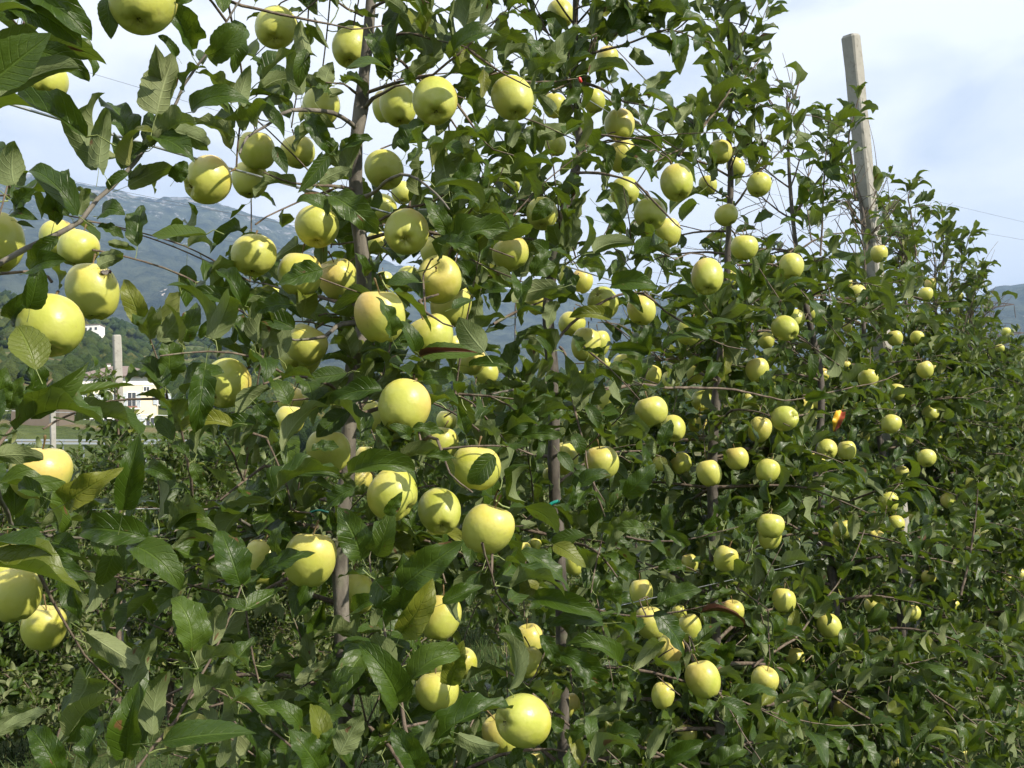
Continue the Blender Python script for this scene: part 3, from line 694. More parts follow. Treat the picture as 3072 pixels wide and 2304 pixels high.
 ((3, 0), [(350, 1200), (420, 1100), (460, 1010)], 10, .9, 4.1, 4.1),
],
5: [
 ((3, 0), [(570, 1300), (550, 1050), (530, 900), (560, 760), (600, 600), (615, 560)], 18, .9, 4.7, 4.7),
 ((3, 1), [(640, 360), (625, 100), (615, -60)], 18, .5, 4.6, 4.6),
 ((3, 1), [(650, 350), (760, 400), (820, 470)], 16, .4, 4.6, 4.6),
 ((3, 0), [(600, 1450), (700, 1280), (790, 1130)], 12, .9, 4.7, 4.7),
 ((3, 0), [(560, 1290), (480, 1050), (440, 850), (420, 770)], 10, .9, 4.7, 4.7),
 ((3, 0), [(720, 1640), (830, 1500), (900, 1560)], 12, .9, 4.7, 4.6),
 ((3, 1), [(1000, 280), (900, 240), (820, 90)], 14, .9, 4.6, 4.7),
],
6: [
 ((3, 0), [(960, 1659), (930, 1400), (910, 1270), (960, 1180), (1000, 1150)], 14, .9, 5.5, 5.5),
 ((3, 0), [(900, 1659), (820, 1500), (730, 1450)], 10, .9, 5.4, 5.4),
 ((3, 0), [(920, 1350), (1020, 1330), (1090, 1340)], 8, .9, 5.5, 5.5),
],
7: [
 ((3, 0), [(1140, 1720), (1130, 1500), (1115, 1310)], 12, .9, 6.3, 6.3),
 ((3, 0), [(1080, 1700), (1060, 1560), (990, 1490)], 9, .9, 6.2, 6.2),
 ((3, 0), [(1120, 1560), (1190, 1500)], 8, .9, 6.3, 6.3),
 ((3, 1), [(1300, 400), (1340, 240), (1380, 120), (1430, 60)], 10, .9, 6.3, 6.3),
],
8: [
 ((3, 0), [(1250, 1750), (1280, 1620), (1300, 1530), (1330, 1500)], 10, .9, 7.0, 7.0),
 ((3, 0), [(1260, 1700), (1240, 1600), (1220, 1520)], 8, .9, 7.0, 7.0),
 ((3, 1), [(1250, 540), (1310, 280), (1350, 60)], 10, .7, 6.9, 6.9),
 ((3, 2), [(1250, 540), (1310, 280), (1350, 60), (1370, -200)], 22, .8, 3.6, 3.7),
],
9: [((3, 1), [(1540, 800), (1590, 600), (1640, 470)], 9, .9, 7.8, 7.8)],
}
TRUNKS = {
1: ([((1, 0), (760, -260), 58), ((1, 0), (745, 0), 62), ((1, 0), (722, 300), 66), ((1, 0), (700, 480), 70), ((1, 0), (680, 700), 80), ((1, 0), (650, 900), 82), ((1, 0), (645, 1150), 84),
      ((1, 0), (655, 1400), 84), ((1, 0), (680, 1560), 92), ((1, 1), (700, 120), 96), ((1, 1), (700, 330), 98), ((1, 1), (690, 500), 100), ((1, 1), (640, 680), 108), ((1, 1), (615, 850), 104), ((1, 1), (605, 1050), 90),
      ((1, 1), (590, 1400), 100), ((1, 2), (545, 150), 112), ((1, 2), (552, 600), 104), ((1, 2), (560, 900), 106), ((1, 2), (575, 1200), 108), ((1, 2), (600, 1659), 110)], 1.85),
2: ([((2, 0), (425, -260), 26), ((2, 0), (412, 0), 32), ((2, 0), (410, 350), 38), ((2, 0), (425, 700), 42), ((2, 0), (440, 980), 50), ((2, 0), (400, 1150), 66), ((2, 0), (345, 1400), 78), ((2, 0), (290, 1600), 74),
      ((2, 1), (230, 320), 64), ((2, 1), (240, 550), 86), ((2, 1), (262, 750), 80), ((2, 1), (275, 1000), 78), ((2, 1), (270, 1300), 70), ((2, 1), (285, 1659), 74), ((2, 2), (300, 160), 80),
      ((2, 2), (325, 700), 78), ((2, 2), (340, 1659), 84)], 2.48),
3: ([((2, 0), (1400, -200), 18), ((2, 0), (1400, 100), 22), ((2, 0), (1420, 500), 26), ((2, 0), (1405, 900), 34), ((2, 0), (1418, 1150), 38), ((2, 0), (1404, 1500), 36), ((2, 1), (1385, 300), 48), ((2, 1), (1350, 700), 54),
      ((2, 1), (1310, 1060), 60), ((2, 1), (1300, 1500), 64), ((2, 2), (1325, 840), 56), ((2, 2), (1360, 1659), 60)], 3.38),
}
# ---------------------------------------------------------------- single leaves traced from the photo
# tree: [(tile), base x, y, tip x, y, width/length, how it faces (t top to us, b back to us, u flat, d flat from below), depth, dry?]
LEAVES = {
0: [
 ((0, 0), 200, -80, 595, 265, .42, 't', .95), ((0, 0), 60, 30, 530, 310, .42, 't', .93), ((0, 0), -90, 560, 335, 215, .5, 't', .86), ((0, 0), 200, 335, 578, 530, .38, 't', .98),
 ((0, 0), -20, 640, 515, 440, .28, 'b', .92), ((0, 0), 330, 290, 598, 500, .36, 'u', 1.0), ((0, 0), 565, 890, 0, 705, .32, 't', 1.06), ((0, 0), 640, 1070, 400, 655, .36, 'b', 1.08), ((0, 0), 640, 1085, 690, 700, .34, 'b', 1.06),
 ((0, 0), 95, 1195, 95, 912, .6, 'b', 1.15), ((0, 0), 505, 1395, 160, 1140, .34, 't', 1.16), ((0, 0), 1015, 745, 1130, 330, .56, 'b', 1.26), ((0, 0), 1140, 370, 1022, 232, .4, 't', 1.25),
 ((0, 0), 1385, 325, 1608, 195, .66, 't', 1.35), ((0, 0), 1240, 725, 1625, 680, .38, 't', 1.35), ((0, 0), 1555, 660, 1625, 420, .4, 'b', 1.36), ((0, 0), 1000, 905, 1262, 1055, .5, 't', 1.28),
 ((0, 0), 1040, 830, 1345, 945, .5, 'b', 1.3), ((0, 0), 960, 955, 858, 1060, .6, 't', 1.27), ((0, 0), 1010, 850, 920, 960, .55, 'b', 1.27), ((0, 0), 828, 1205, 1130, 1085, .36, 'b', 1.28),
 ((0, 0), 1130, 1170, 1215, 1050, .7, 't', 1.29), ((0, 0), 520, 1395, 590, 1225, .52, 'b', 1.2), ((0, 0), 440, 1400, 302, 1318, .45, 't', 1.18), ((0, 0), 100, 1345, 232, 1225, .55, 't', 1.13),
 ((0, 0), 90, 1370, 248, 1425, .5, 't', 1.14), ((0, 0), 110, 1440, 232, 1480, .4, 't', 1.15), ((0, 0), 655, 1400, 812, 1395, .8, 't', 1.21), ((0, 0), 630, 1470, 805, 1545, .42, 't', 1.2), ((0, 0), 700, 1570, 878, 1615, .32, 'b', 1.22),
 ((0, 0), 640, 1650, 800, 1640, .4, 'b', 1.22), ((0, 0), 1340, 1520, 985, 1520, .34, 'u', 1.4), ((0, 0), 380, 1540, 225, 1660, .5, 't', 1.1), ((0, 0), 690, -20, 720, 255, .42, 't', 1.2), ((0, 0), 1375, -30, 1445, 85, .7, 't', 1.35),
 ((0, 0), 1140, 20, 1290, -60, .4, 't', 1.2), ((0, 0), 835, 1130, 705, 1235, .4, 't', 1.22), ((0, 0), 1195, 590, 1340, 445, .16, 'u', 1.3), ((0, 0), -60, 100, 340, -90, .5, 't', .92), ((0, 0), -120, 250, 240, 90, .5, 'u', .9),
 ((0, 1), 928, 445, 800, 152, .42, 't', 1.3), ((0, 1), 1038, 555, 1165, 385, .6, 'b', 1.28), ((0, 1), 1070, 800, 1065, 530, .62, 't', 1.3), ((0, 1), 1060, 855, 903, 685, .55, 't', 1.28), ((0, 1), 235, 738, 112, 455, .66, 't', 1.06),
 ((0, 1), 180, 930, 575, 685, .38, 't', 1.05), ((0, 1), 100, 1130, 668, 1100, .3, 'u', 1.04), ((0, 1), 480, 1075, 905, 1170, .26, 'd', 1.15), ((0, 1), 800, 1645, 905, 1145, .36, 't', 1.12), ((0, 1), 415, 1610, 803, 1370, .36, 't', 1.1),
 ((0, 1), -40, 1300, 282, 1320, .4, 'b', 1.0), ((0, 1), 1120, 1195, 1000, 1040, .5, 't', 1.32), ((0, 1), 1500, 1105, 1180, 1140, .34, 't', 1.35), ((0, 1), 1200, 900, 1455, 760, .42, 'u', 1.33), ((0, 1), 1659, 1090, 1440, 1160, .4, 't', 1.4),
 ((0, 1), 1520, 315, 1238, 265, .38, 't', 1.4), ((0, 1), 1572, 335, 1405, 110, .4, 't', 1.4), ((0, 1), 1190, 555, 1275, 300, .45, 't', 1.4), ((0, 1), 950, 1375, 1115, 1450, .5, 't', 1.3), ((0, 1), 70, 410, 225, 230, .5, 't', 1.2),
 ((0, 1), 1220, 1310, 1120, 1220, .5, 't', 1.3), ((0, 1), 1245, 1340, 1310, 1480, .5, 't', 1.3), ((0, 1), -30, 1000, 40, 720, .5, 't', .98), ((0, 1), -60, 1130, 20, 860, .5, 't', .96), ((0, 1), 60, 990, 150, 780, .5, 't', 1.0),
 ((0, 1), 280, 1560, 120, 1470, .5, 't', 1.06), ((0, 1), 300, 1640, 345, 1520, .45, 'u', 1.08), ((0, 1), 190, 340, 240, 60, .5, 't', 1.12), ((0, 1), 640, 70, 795, 20, .5, 'b', 1.2), ((0, 1), 200, 100, 430, 30, .55, 't', 1.1),
 ((0, 2), 955, 165, 528, 125, .42, 't', 1.2), ((0, 2), 830, 215, 1168, 510, .42, 't', 1.2), ((0, 2), -40, 240, 352, 300, .42, 't', .98), ((0, 2), -80, 350, 525, 520, .3, 'u', .97), ((0, 2), 745, 240, 650, 475, .5, 't', 1.22),
 ((0, 2), 1560, 475, 1430, 120, .56, 't', 1.2), ((0, 2), 1240, 905, 1108, 560, .6, 't', 1.12), ((0, 2), 1270, 1015, 1615, 1030, .36, 'd', 1.15), ((0, 2), 835, 1135, 995, 820, .46, 'b', 1.15), ((0, 2), 560, 780, 885, 985, .4, 'b', 1.14),
 ((0, 2), 560, 1075, 440, 1305, .62, 'b', 1.1), ((0, 2), 820, 1590, 900, 1095, .44, 't', 1.05), ((0, 2), 1055, 1490, 1665, 1435, .3, 't', 1.02), ((0, 2), 375, 1490, 525, 1315, .34, 'b', 1.1), ((0, 2), 380, 1690, 190, 1400, .46, 't', 1.0),
 ((0, 2), 90, 90, 285, 130, .4, 't', 1.15), ((0, 2), 340, 190, 520, 290, .6, 't', 1.15), ((0, 2), -60, 1460, 300, 1290, .2, 'b', .9), ((0, 2), 630, 460, 500, 400, .5, 'b', 1.25), ((0, 2), 1590, 620, 1460, 600, .6, 't', 1.25),
 ((0, 2), 1420, 1659, 1480, 1440, .3, 'b', 1.2), ((0, 2), 740, 1700, 830, 1560, .4, 'b', 1.1), ((0, 2), 250, 1290, 0, 1400, .3, 'd', .95), ((0, 2), 1400, 250, 1120, 240, .3, 'd', 1.35),
],
1: [
 ((1, 2), 692, 308, 528, -30, .52, 't', 1.28), ((1, 2), 790, 290, 880, -30, .4, 't', 1.3), ((1, 2), 770, 435, 1018, 630, .62, 't', 1.25), ((1, 2), 950, 485, 1345, 190, .42, 't', 1.22), ((1, 2), 945, 790, 1145, 430, .44, 't', 1.2),
 ((1, 2), 1210, 595, 1475, 480, .4, 't', 1.25), ((1, 2), 925, 1240, 660, 850, .42, 't', 1.2), ((1, 2), 1000, 1110, 1325, 930, .46, 't', 1.2), ((1, 2), 1260, 1125, 1345, 830, .45, 't', 1.25), ((1, 2), 440, 1570, 370, 1250, .45, 't', 1.15),
 ((1, 2), 420, 1680, 210, 1410, .52, 't', 1.1), ((1, 2), 290, 1400, 70, 1240, .42, 't', 1.2), ((1, 2), 400, 1230, 250, 1160, .4, 't', 1.25), ((1, 2), 1165, 1480, 1660, 1275, .36, 't', 1.15), ((1, 2), 1060, 1700, 885, 1400, .5, 't', 1.1),
 ((1, 2), 1060, 1600, 1168, 1330, .3, 'b', 1.12), ((1, 2), 1310, 1440, 1575, 1515, .4, 'b', 1.2), ((1, 2), 15, 410, 388, 265, .36, 't', 1.35), ((1, 2), 130, 280, 190, 60, .5, 't', 1.35), ((1, 2), 540, 1570, 690, 1310, .6, 'b', 1.12),
 ((1, 2), 250, 1110, 490, 950, .3, 'b', 1.35), ((1, 2), 640, 650, 830, 560, .45, 't', 1.3), ((1, 2), 10, 1170, 140, 1160, .6, 'b', 1.1), ((1, 2), 480, 1160, 700, 1010, .5, 't', 1.35), ((1, 2), 420, 1550, 520, 1400, .5, 't', 1.1), ((1, 2), 780, 440, 530, 430, .15, 'u', 1.3),
 ((1, 1), 165, 1262, 490, 980, .26, 'b', 1.4), ((1, 1), 105, 1565, 545, 1420, .3, 'u', 1.35), ((1, 1), 880, 520, 775, 262, .4, 't', 1.35), ((1, 1), 1030, 620, 865, 435, .45, 't', 1.38), ((1, 1), 820, 870, 480, 960, .34, 't', 1.5),
 ((1, 1), 1060, 640, 1480, 640, .3, 't', 1.36), ((1, 1), 1480, 620, 1315, 395, .6, 'b', 1.36), ((1, 1), 430, 85, 135, 185, .5, 't', 1.38), ((1, 1), 850, 1680, 950, 1525, .45, 't', 1.25), ((1, 1), 1540, 1290, 1395, 1480, .55, 't', 1.3),
 ((1, 1), 600, 1440, 1030, 1390, .3, 't', 1.35), ((1, 1), 1000, 1180, 860, 1100, .5, 't', 1.38), ((1, 1), 860, 1240, 780, 1110, .5, 't', 1.4), ((1, 1), 1100, 1290, 1305, 1310, .4, 't', 1.35), ((1, 1), 590, 760, 330, 790, .42, 't', 1.5),
 ((1, 1), 210, 960, 110, 810, .6, 't', 1.45), ((1, 1), 0, 960, 150, 1110, .5, 't', 1.4), ((1, 1), 220, 320, 0, 370, .5, 't', 1.4), ((1, 1), 700, 130, 640, -20, .5, 't', 1.5), ((1, 1), 250, 470, 10, 400, .5, 't', 1.45),
 ((1, 1), 1080, 810, 1275, 800, .5, 't', 1.4), ((1, 1), 1360, 1160, 1310, 960, .45, 't', 1.4), ((1, 1), 960, 700, 860, 690, .6, 't', 1.4), ((1, 1), 640, 1500, 450, 1640, .5, 't', 1.3), ((1, 1), 360, 1260, 540, 1240, .4, 't', 1.4),
 ((1, 1), 1060, 170, 850, 190, .5, 't', 1.5), ((1, 1), 1270, 340, 1410, 280, .5, 't', 1.36), ((1, 1), 1560, 1200, 1410, 1100, .6, 'b', 1.4), ((1, 1), 1010, 1120, 1220, 1150, .35, 't', 1.38), ((1, 1), 1380, 720, 1659, 740, .3, 't', 1.4),
 ((1, 0), 870, 460, 580, 455, .32, 'u', 1.55), ((1, 0), 250, 560, 270, 570, .3, 't', 1.6), ((1, 0), 350, 740, 500, 1000, .4, 't', 1.6), ((1, 0), 490, 1270, 795, 1520, .42, 't', 1.55), ((1, 0), 410, 1180, 620, 1090, .35, 'b', 1.6),
 ((1, 0), 450, 530, 500, 400, .7, 'b', 1.7), ((1, 0), 460, 1400, 260, 1310, .6, 't', 1.55), ((1, 0), 970, 990, 1090, 810, .6, 't', 1.7), ((1, 0), 750, 220, 870, 430, .45, 't', 1.6), ((1, 0), 330, 320, 280, 570, .38, 't', 1.55),
 ((1, 0), 290, 130, 350, 340, .38, 'b', 1.55), ((1, 0), 40, 520, 280, 320, .34, 'u', 1.5), ((1, 0), 1260, 1540, 1090, 1290, .4, 't', 1.6), ((1, 0), 1240, 1590, 1440, 1640, .5, 't', 1.5), ((1, 0), 1540, 960, 1280, 900, .35, 'u', 1.7),
 ((1, 0), 1100, 960, 1365, 1040, .5, 'u', 1.65), ((1, 0), 1080, 980, 970, 1070, .45, 't', 1.65), ((1, 0), 1250, 1240, 1190, 930, .45, 'b', 1.65), ((1, 0), 1260, 1240, 1460, 1080, .5, 't', 1.65), ((1, 0), 1390, 1350, 1540, 1220, .5, 't', 1.65),
 ((1, 0), 180, 890, 0, 640, .3, 't', 1.6), ((1, 0), 120, 950, 200, 1130, .4, 't', 1.5), ((1, 0), 1180, 1700, 1640, 1500, .3, 't', 1.6), ((1, 0), 940, 870, 890, 970, .5, 'b', 1.7), ((1, 0), 960, 80, 830, -10, .5, 'b', 1.6), ((1, 0), 1280, 330, 1590, 240, .45, 't', 1.65),
 ((1, 0), 540, 970, 760, 900, .3, 't', 1.65), ((1, 0), 520, 1000, 400, 860, .5, 't', 1.65), ((1, 0), 580, 940, 540, 970, .4, 't', 1.6), ((1, 0), 470, 1010, 270, 1250, .3, 't', 1.55), ((1, 0), 480, 610, 350, 570, .5, 't', 1.6), ((1, 0), 480, 620, 570, 600, .6, 'b', 1.65),
 ((1, 0), 1000, 540, 960, 450, .8, 't', 1.6), ((1, 0), 1460, 150, 1500, -20, .45, 'b', 1.6), ((1, 0), 1080, 100, 1000, -30, .4, 't', 1.6), ((1, 0), 920, 420, 1085, 330, .3, 'u', 1.7),
],
2: [
 ((2, 0), 250, 470, 435, 190, .4, 'b', 2.0), ((2, 0), 280, 420, 60, 480, .3, 'b', 2.0), ((2, 0), -20, 240, 215, 380, .36, 'u', 2.0), ((2, 0), 885, 590, 1095, 455, .34, 'b', 2.2), ((2, 0), 840, 620, 1040, 800, .4, 'u', 2.2), ((2, 0), 500, 490, 760, 465, .26, 'd', 2.1),
 ((2, 0), 1010, 215, 1245, 200, .4, 'u', 2.4), ((2, 0), 870, 240, 1090, 370, .4, 't', 2.3), ((2, 0), 690, 230, 870, 170, .5, 't', 2.3), ((2, 0), 640, 190, 760, 40, .5, 't', 2.3), ((2, 0), 500, 120, 660, 40, .5, 't', 2.4), ((2, 0), 165, 880, 430, 840, .36, 'b', 2.1), ((2, 0), 50, 910, 200, 790, .5, 'b', 2.1),
 ((2, 0), 330, 680, 450, 560, .5, 't', 2.2), ((2, 0), 680, 720, 660, 570, .35, 't', 2.3), ((2, 0), 560, 1340, 735, 1520, .36, 't', 2.2), ((2, 0), 720, 1100, 820, 1000, .6, 't', 2.25), ((2, 0), 730, 1000, 900, 1180, .5, 't', 2.2), ((2, 0), 640, 1250, 540, 1310, .5, 't', 2.3),
 ((2, 0), 230, 1640, 130, 1560, .6, 't', 2.0), ((2, 0), 530, 1640, 800, 1590, .4, 'b', 2.1), ((2, 0), -80, 1120, 230, 1160, .32, 'b', 1.9), ((2, 0), 260, 1300, 130, 1430, .55, 't', 2.1), ((2, 0), 800, 1640, 900, 1530, .6, 't', 2.2), ((2, 0), 270, 720, 160, 610, .5, 'b', 2.1), ((2, 0), 290, 260, 230, 120, .5, 't', 2.3),
 ((2, 1), 645, 185, 940, 205, .46, 't', 2.1), ((2, 1), 880, 640, 900, 450, .5, 't', 2.1), ((2, 1), 700, 200, 850, 370, .3, 't', 2.15), ((2, 1), -60, 1120, 215, 930, .42, 't', 1.8), ((2, 1), 60, 1170, 325, 1180, .36, 't', 1.8), ((2, 1), 730, 1560, 925, 1345, .44, 't', 1.9),
 ((2, 1), 110, 100, 285, 60, .7, 't', 2.0), ((2, 1), 300, 210, 0, 300, .4, 'b', 1.9), ((2, 1), 180, 260, 390, 240, .5, 'b', 1.95), ((2, 1), 640, 610, 880, 640, .32, 't', 2.1), ((2, 1), 450, 600, 390, 510, .7, 't', 2.1), ((2, 1), 600, 640, 450, 600, .3, 't', 2.05),
 ((2, 1), 390, 1160, 450, 1290, .6, 't', 2.0), ((2, 1), 300, 1270, 400, 1400, .5, 't', 1.95), ((2, 1), 880, 1180, 920, 1300, .45, 'b', 2.1), ((2, 1), 480, 970, 560, 1120, .5, 't', 2.1), ((2, 1), 400, 1400, 470, 1460, .5, 't', 2.0), ((2, 1), 640, 410, 370, 400, .34, 't', 2.1), ((2, 1), 290, 290, 230, 470, .5, 'b', 2.1),
 ((2, 1), 1200, 540, 980, 610, .3, 'u', 2.5), ((2, 1), 1100, 410, 1300, 520, .35, 't', 2.4), ((2, 1), 1110, 470, 1280, 530, .3, 't', 2.4), ((2, 1), 960, 1230, 1030, 1060, .45, 't', 2.1), ((2, 1), 410, 1520, 640, 1420, .4, 't', 2.0), ((2, 1), 380, 1620, 400, 1480, .4, 't', 1.9),
 ((2, 2), 60, 250, 372, 520, .32, 't', 1.75), ((2, 2), 145, 560, 592, 695, .28, 't', 1.75), ((2, 2), 592, 722, 228, 745, .28, 't', 1.75), ((2, 2), 692, 992, 355, 858, .34, 't', 1.8), ((2, 2), 945, 600, 1232, 508, .42, 't', 1.95), ((2, 2), 920, 650, 1110, 940, .4, 't', 1.95),
 ((2, 2), 955, 840, 790, 1030, .36, 'b', 1.9), ((2, 2), 715, 1290, 430, 1400, .25, 'b', 1.75), ((2, 2), 890, 1600, 1012, 1375, .36, 'b', 1.8), ((2, 2), 1215, 650, 1500, 745, .24, 't', 2.2), ((2, 2), 480, 150, 250, 200, .36, 't', 1.85), ((2, 2), 270, 210, 480, 360, .45, 't', 1.85),
 ((2, 2), 860, 110, 660, 100, .42, 't', 2.0), ((2, 2), 600, 560, 690, 440, .7, 't', 1.95), ((2, 2), 690, 340, 810, 430, .55, 't', 1.95), ((2, 2), 1120, 380, 950, 360, .42, 't', 2.1), ((2, 2), 980, 130, 1140, 220, .4, 't', 2.1), ((2, 2), 380, 1040, 590, 1140, .4, 't', 1.75),
 ((2, 2), 300, 920, 590, 1100, .38, 't', 1.72), ((2, 2), 180, 800, 290, 1000, .4, 't', 1.7), ((2, 2), 1380, 620, 1280, 630, .6, 't', 2.3), ((2, 2), 330, 1410, 215, 1330, .6, 't', 1.65), ((2, 2), 990, 1630, 1240, 1490, .4, 't', 1.7), ((2, 2), 700, 1290, 710, 1110, .4, 'b', 1.75), ((2, 2), 500, 1390, 390, 1500, .5, 't', 1.65),
 ((2, 2), 700, 1100, 790, 1230, .4, 't', 1.8), ((2, 2), -30, 1660, 100, 1500, .5, 't', 1.5), ((2, 2), -20, 730, 60, 930, .4, 't', 1.7), ((2, 2), 1350, 1230, 1520, 1350, .5, 't', 2.1),
],
}
DRY = [((1, 1), 1072, 655, 1475, 640, .09, 't', 1.33), ((2, 2), 1225, 655, 1505, 735, .12, 't', 2.18)]
# leaf cover of the picture in 32 columns and 24 rows (0 open sky .. 9 closed): keeps the crowns as airy as they are
COVER = """
88311113343467556555667411000000
98312344534677788776337510000000
87415466655667787876556762000000
64423266755655767788555753430000
41536646844456677885475445300000
34565456676656776667766654552100
36643346888878877867666453465520
57523569889888877887657655676532
57431359988989888888776787777663
66312479987899888855688888888775
55212468876899988856889888888886
76212589888899998898778889999998
75212899999999999999999999999999
76434789999999999999999999999999
44444455699999999999999999999999
44444455699999999999999999999999
44444455699999999999999999999999
44444455699999999999999999999999
44444455699999999999999999999999
44444455699999999999999999999999
44444455699999999999999999999999
44444455699999999999999999999999
44444455699999999999999999999999
44444455699999999999999999999999
"""
# ================================================================ setting
def vnoise(x, y, seed=0):
    """cheap value noise on arrays"""
    xi, yi = np.floor(x).astype(int), np.floor(y).astype(int)
    fx, fy = x - xi, y - yi
    fx, fy = fx * fx * (3 - 2 * fx), fy * fy * (3 - 2 * fy)
    def h(a, b):
        n = (a * 374761393 + b * 668265263 + seed * 974634777) & 0x7fffffff
        n = ((n ^ (n >> 13)) * 1274126177) & 0x7fffffff
        return ((n ^ (n >> 16)) & 0xffff) / 65535.0
    return (h(xi, yi) * (1 - fx) + h(xi + 1, yi) * fx) * (1 - fy) + (h(xi, yi + 1) * (1 - fx) + h(xi + 1, yi + 1) * fx) * fy
def fbm(x, y, o=5, seed=0, gain=.5):
    s, a, t = 0, 1, 0
    for i in range(o):
        s = s + a * vnoise(x * 2 ** i, y * 2 ** i, seed + i); t += a; a *= gain
    return s / t
def az_el(px, py):
    d = P(px, py, 1) - CAM
    return math.atan2(d.x, d.y), d.z / math.hypot(d.x, d.y)

# the ground, one sheet out to the horizon
gm = NT('orchard_ground')
_o = gm.coord()
_a = gm.noise(_o, .9, 6, .65); _b = gm.noise(_o, 9, 5, .7)
_c = gm.mix(gm.ramp(_a, [(.35, 0.0), (.65, 1.0)]), (.035, .055, .018), (.075, .10, .03))
_c = gm.mix(gm.ramp(_b, [(.55, 0.0), (.72, .7)]), _c, (.13, .10, .055))
gm = gm.done(gm.bsdf(_c, .95, .1, gm.bump(_b, 1.0, .06)))
xs = np.concatenate([-np.geomspace(9000, 30, 24), np.linspace(-24, 24, 49), np.geomspace(30, 9000, 24)])
ys = np.concatenate([-np.geomspace(9000, 12, 18), np.linspace(-9, 40, 60), np.geomspace(45, 9000, 26)])
X, Y = np.meshgrid(xs, ys)
near = np.exp(-((X ** 2 + Y ** 2) / 40 ** 2))
Zg = (fbm(X * .8, Y * .8, 3, 5) - .5) * .10 * near
nx, ny = len(xs), len(ys)
ii = (np.arange(ny - 1)[:, None] * nx + np.arange(nx - 1)[None]).reshape(-1)
q = np.stack([ii, ii + 1, ii + nx + 1, ii + nx], -1)
g = np_mesh('ground', np.stack([X, Y, Zg], -1).reshape(-1, 3), [q], gm)
tag(g, kind='structure')
def ground_z(x, y):
    return float((fbm(np.array([x * .8]), np.array([y * .8]), 3, 5)[0] - .5) * .10 * math.exp(-(x * x + y * y) / 1600.0))

def polar_terrain(name, prof, r0, r1, nr, na, elfun, mat, az0, az1, rough, seed):
    pa = sorted((az_el(x, y) for x, y in prof))
    A = np.linspace(az0, az1, na)
    E = np.interp(A, [p[0] for p in pa], [p[1] for p in pa])
    Rr = np.linspace(0, 1, nr)
    AA, RR = np.meshgrid(A, Rr); EE = np.meshgrid(E, Rr)[0]
    r = r0 * (r1 / r0) ** RR
    el = EE * elfun(RR)
    X, Y = r * np.sin(AA), r * np.cos(AA)
    H = el * r + CAM.z * RR
    k = rough * r1
    H = H + (fbm(X / k * 1.0, Y / k * 1.0, 6, seed, .55) - .5) * rough * 1.1 * r * np.minimum(1, RR * 3) * np.where(RR > .999, .30, 1) * np.minimum(1, EE * 9)
    # keep the skyline where it is seen: nothing in front may rise above it
    H = np.minimum(H, CAM.z + (EE * .985 + .0) * r) if True else H
    ridge = RR >= .999
    H = np.where(ridge, CAM.z + EE * r + (fbm(X / k * 8, Y / k * 8, 4, seed + 9) - .5) * r * .006, H)
    # a back slope so that it is a solid hill
    Xb, Yb = X[-1:] * 1.25, Y[-1:] * 1.25
    X = np.vstack([X, Xb]); Y = np.vstack([Y, Yb]); H = np.vstack([H, H[-1:] * .2 - 20])
    H[0] = -3
    nr2 = nr + 1
    ii = (np.arange(nr2 - 1)[:, None] * na + np.arange(na - 1)[None]).reshape(-1)
    q = np.stack([ii, ii + na, ii + na + 1, ii + 1], -1)
    o = np_mesh(name, np.stack([X, Y, H], -1).reshape(-1, 3), [q], mat)
    return tag(o, kind='structure')

mm = NT('mountain_forest')
_o = mm.coord()
_n = mm.noise(_o, .022, 9, .78); _m = mm.noise(_o, .0035, 6, .6)
_c = mm.mix(mm.ramp(_n, [(.40, 0.0), (.60, 1.0)]), (.014, .027, .015), (.10, .12, .068))
_sl = mm.n('ShaderNodeSeparateXYZ', {0: mm.n('ShaderNodeNewGeometry').outputs['Normal']}).outputs[2]
_zz = mm.n('ShaderNodeSeparateXYZ', {0: _o}).outputs[2]
_hi = mm.n('ShaderNodeMapRange', {'Value': _zz, 1: 420.0, 2: 900.0, 3: 0.0, 4: .14}).outputs[0]
_rk = mm.ramp(mm.math('ADD', mm.noise(_o, .026, 9, .78), _hi), [(.67, 0.0), (.71, 1.0)])
_c = mm.mix(_rk, _c, (.34, .33, .32))
mm = mm.done(mm.bsdf(_c, .95, .1, mm.bump(_n, 1.0, 30.0)))
RIDGE = [(-1500, 520), (-700, 470), (-300, 490), (0, 510), (90, 520), (160, 547), (250, 548), (330, 562), (400, 588), (470, 594), (560, 590), (640, 604), (800, 655), (1000, 722), (1200, 800), (1450, 856), (1700, 886),
         (1780, 880), (1880, 890), (1980, 884), (2060, 893), (2130, 925), (2200, 935), (2400, 968), (2600, 975), (2750, 960), (2850, 932), (2900, 905), (2950, 876), (3000, 858), (3072, 850), (3300, 800), (3900, 760), (5200, 820)]
polar_terrain('mountain', RIDGE, 900, 3000, 110, 420, lambda s: .18 + .82 * s ** .85, mm, -1.15, 1.15, .06, 3)
hm = NT('hillside_ground')
_o = hm.coord()
_n = hm.noise(_o, .06, 7, .7)
_c = hm.mix(hm.ramp(_n, [(.35, 0.0), (.65, 1.0)]), (.03, .05, .014), (.10, .12, .035))
_w = hm.n('ShaderNodeTexWave', {'Vector': _o, 'Scale': .08, 'Distortion': 3.0, 'Detail': 3.0}, bands_direction='Z').outputs['Fac']
_c = hm.mix(hm.ramp(_w, [(.8, 0.0), (.95, .5)]), _c, (.20, .15, .09))
hm = hm.done(hm.bsdf(_c, .95, .1, hm.bump(_n, 1.0, 4.0)))
HILL = [(-1500, 860), (-400, 850), (0, 888), (60, 892), (160, 925), (260, 958), (350, 975), (430, 1002), (520, 1008), (640, 1020), (800, 1062), (1000, 1108), (1200, 1130), (1500, 1160), (1750, 1120), (2050, 1090), (2300, 1130), (2500, 1190), (2900, 1200), (3400, 1180), (5200, 1180)]
HB, HT = 62.0, 620.0
def hill_el(s): return s ** .6
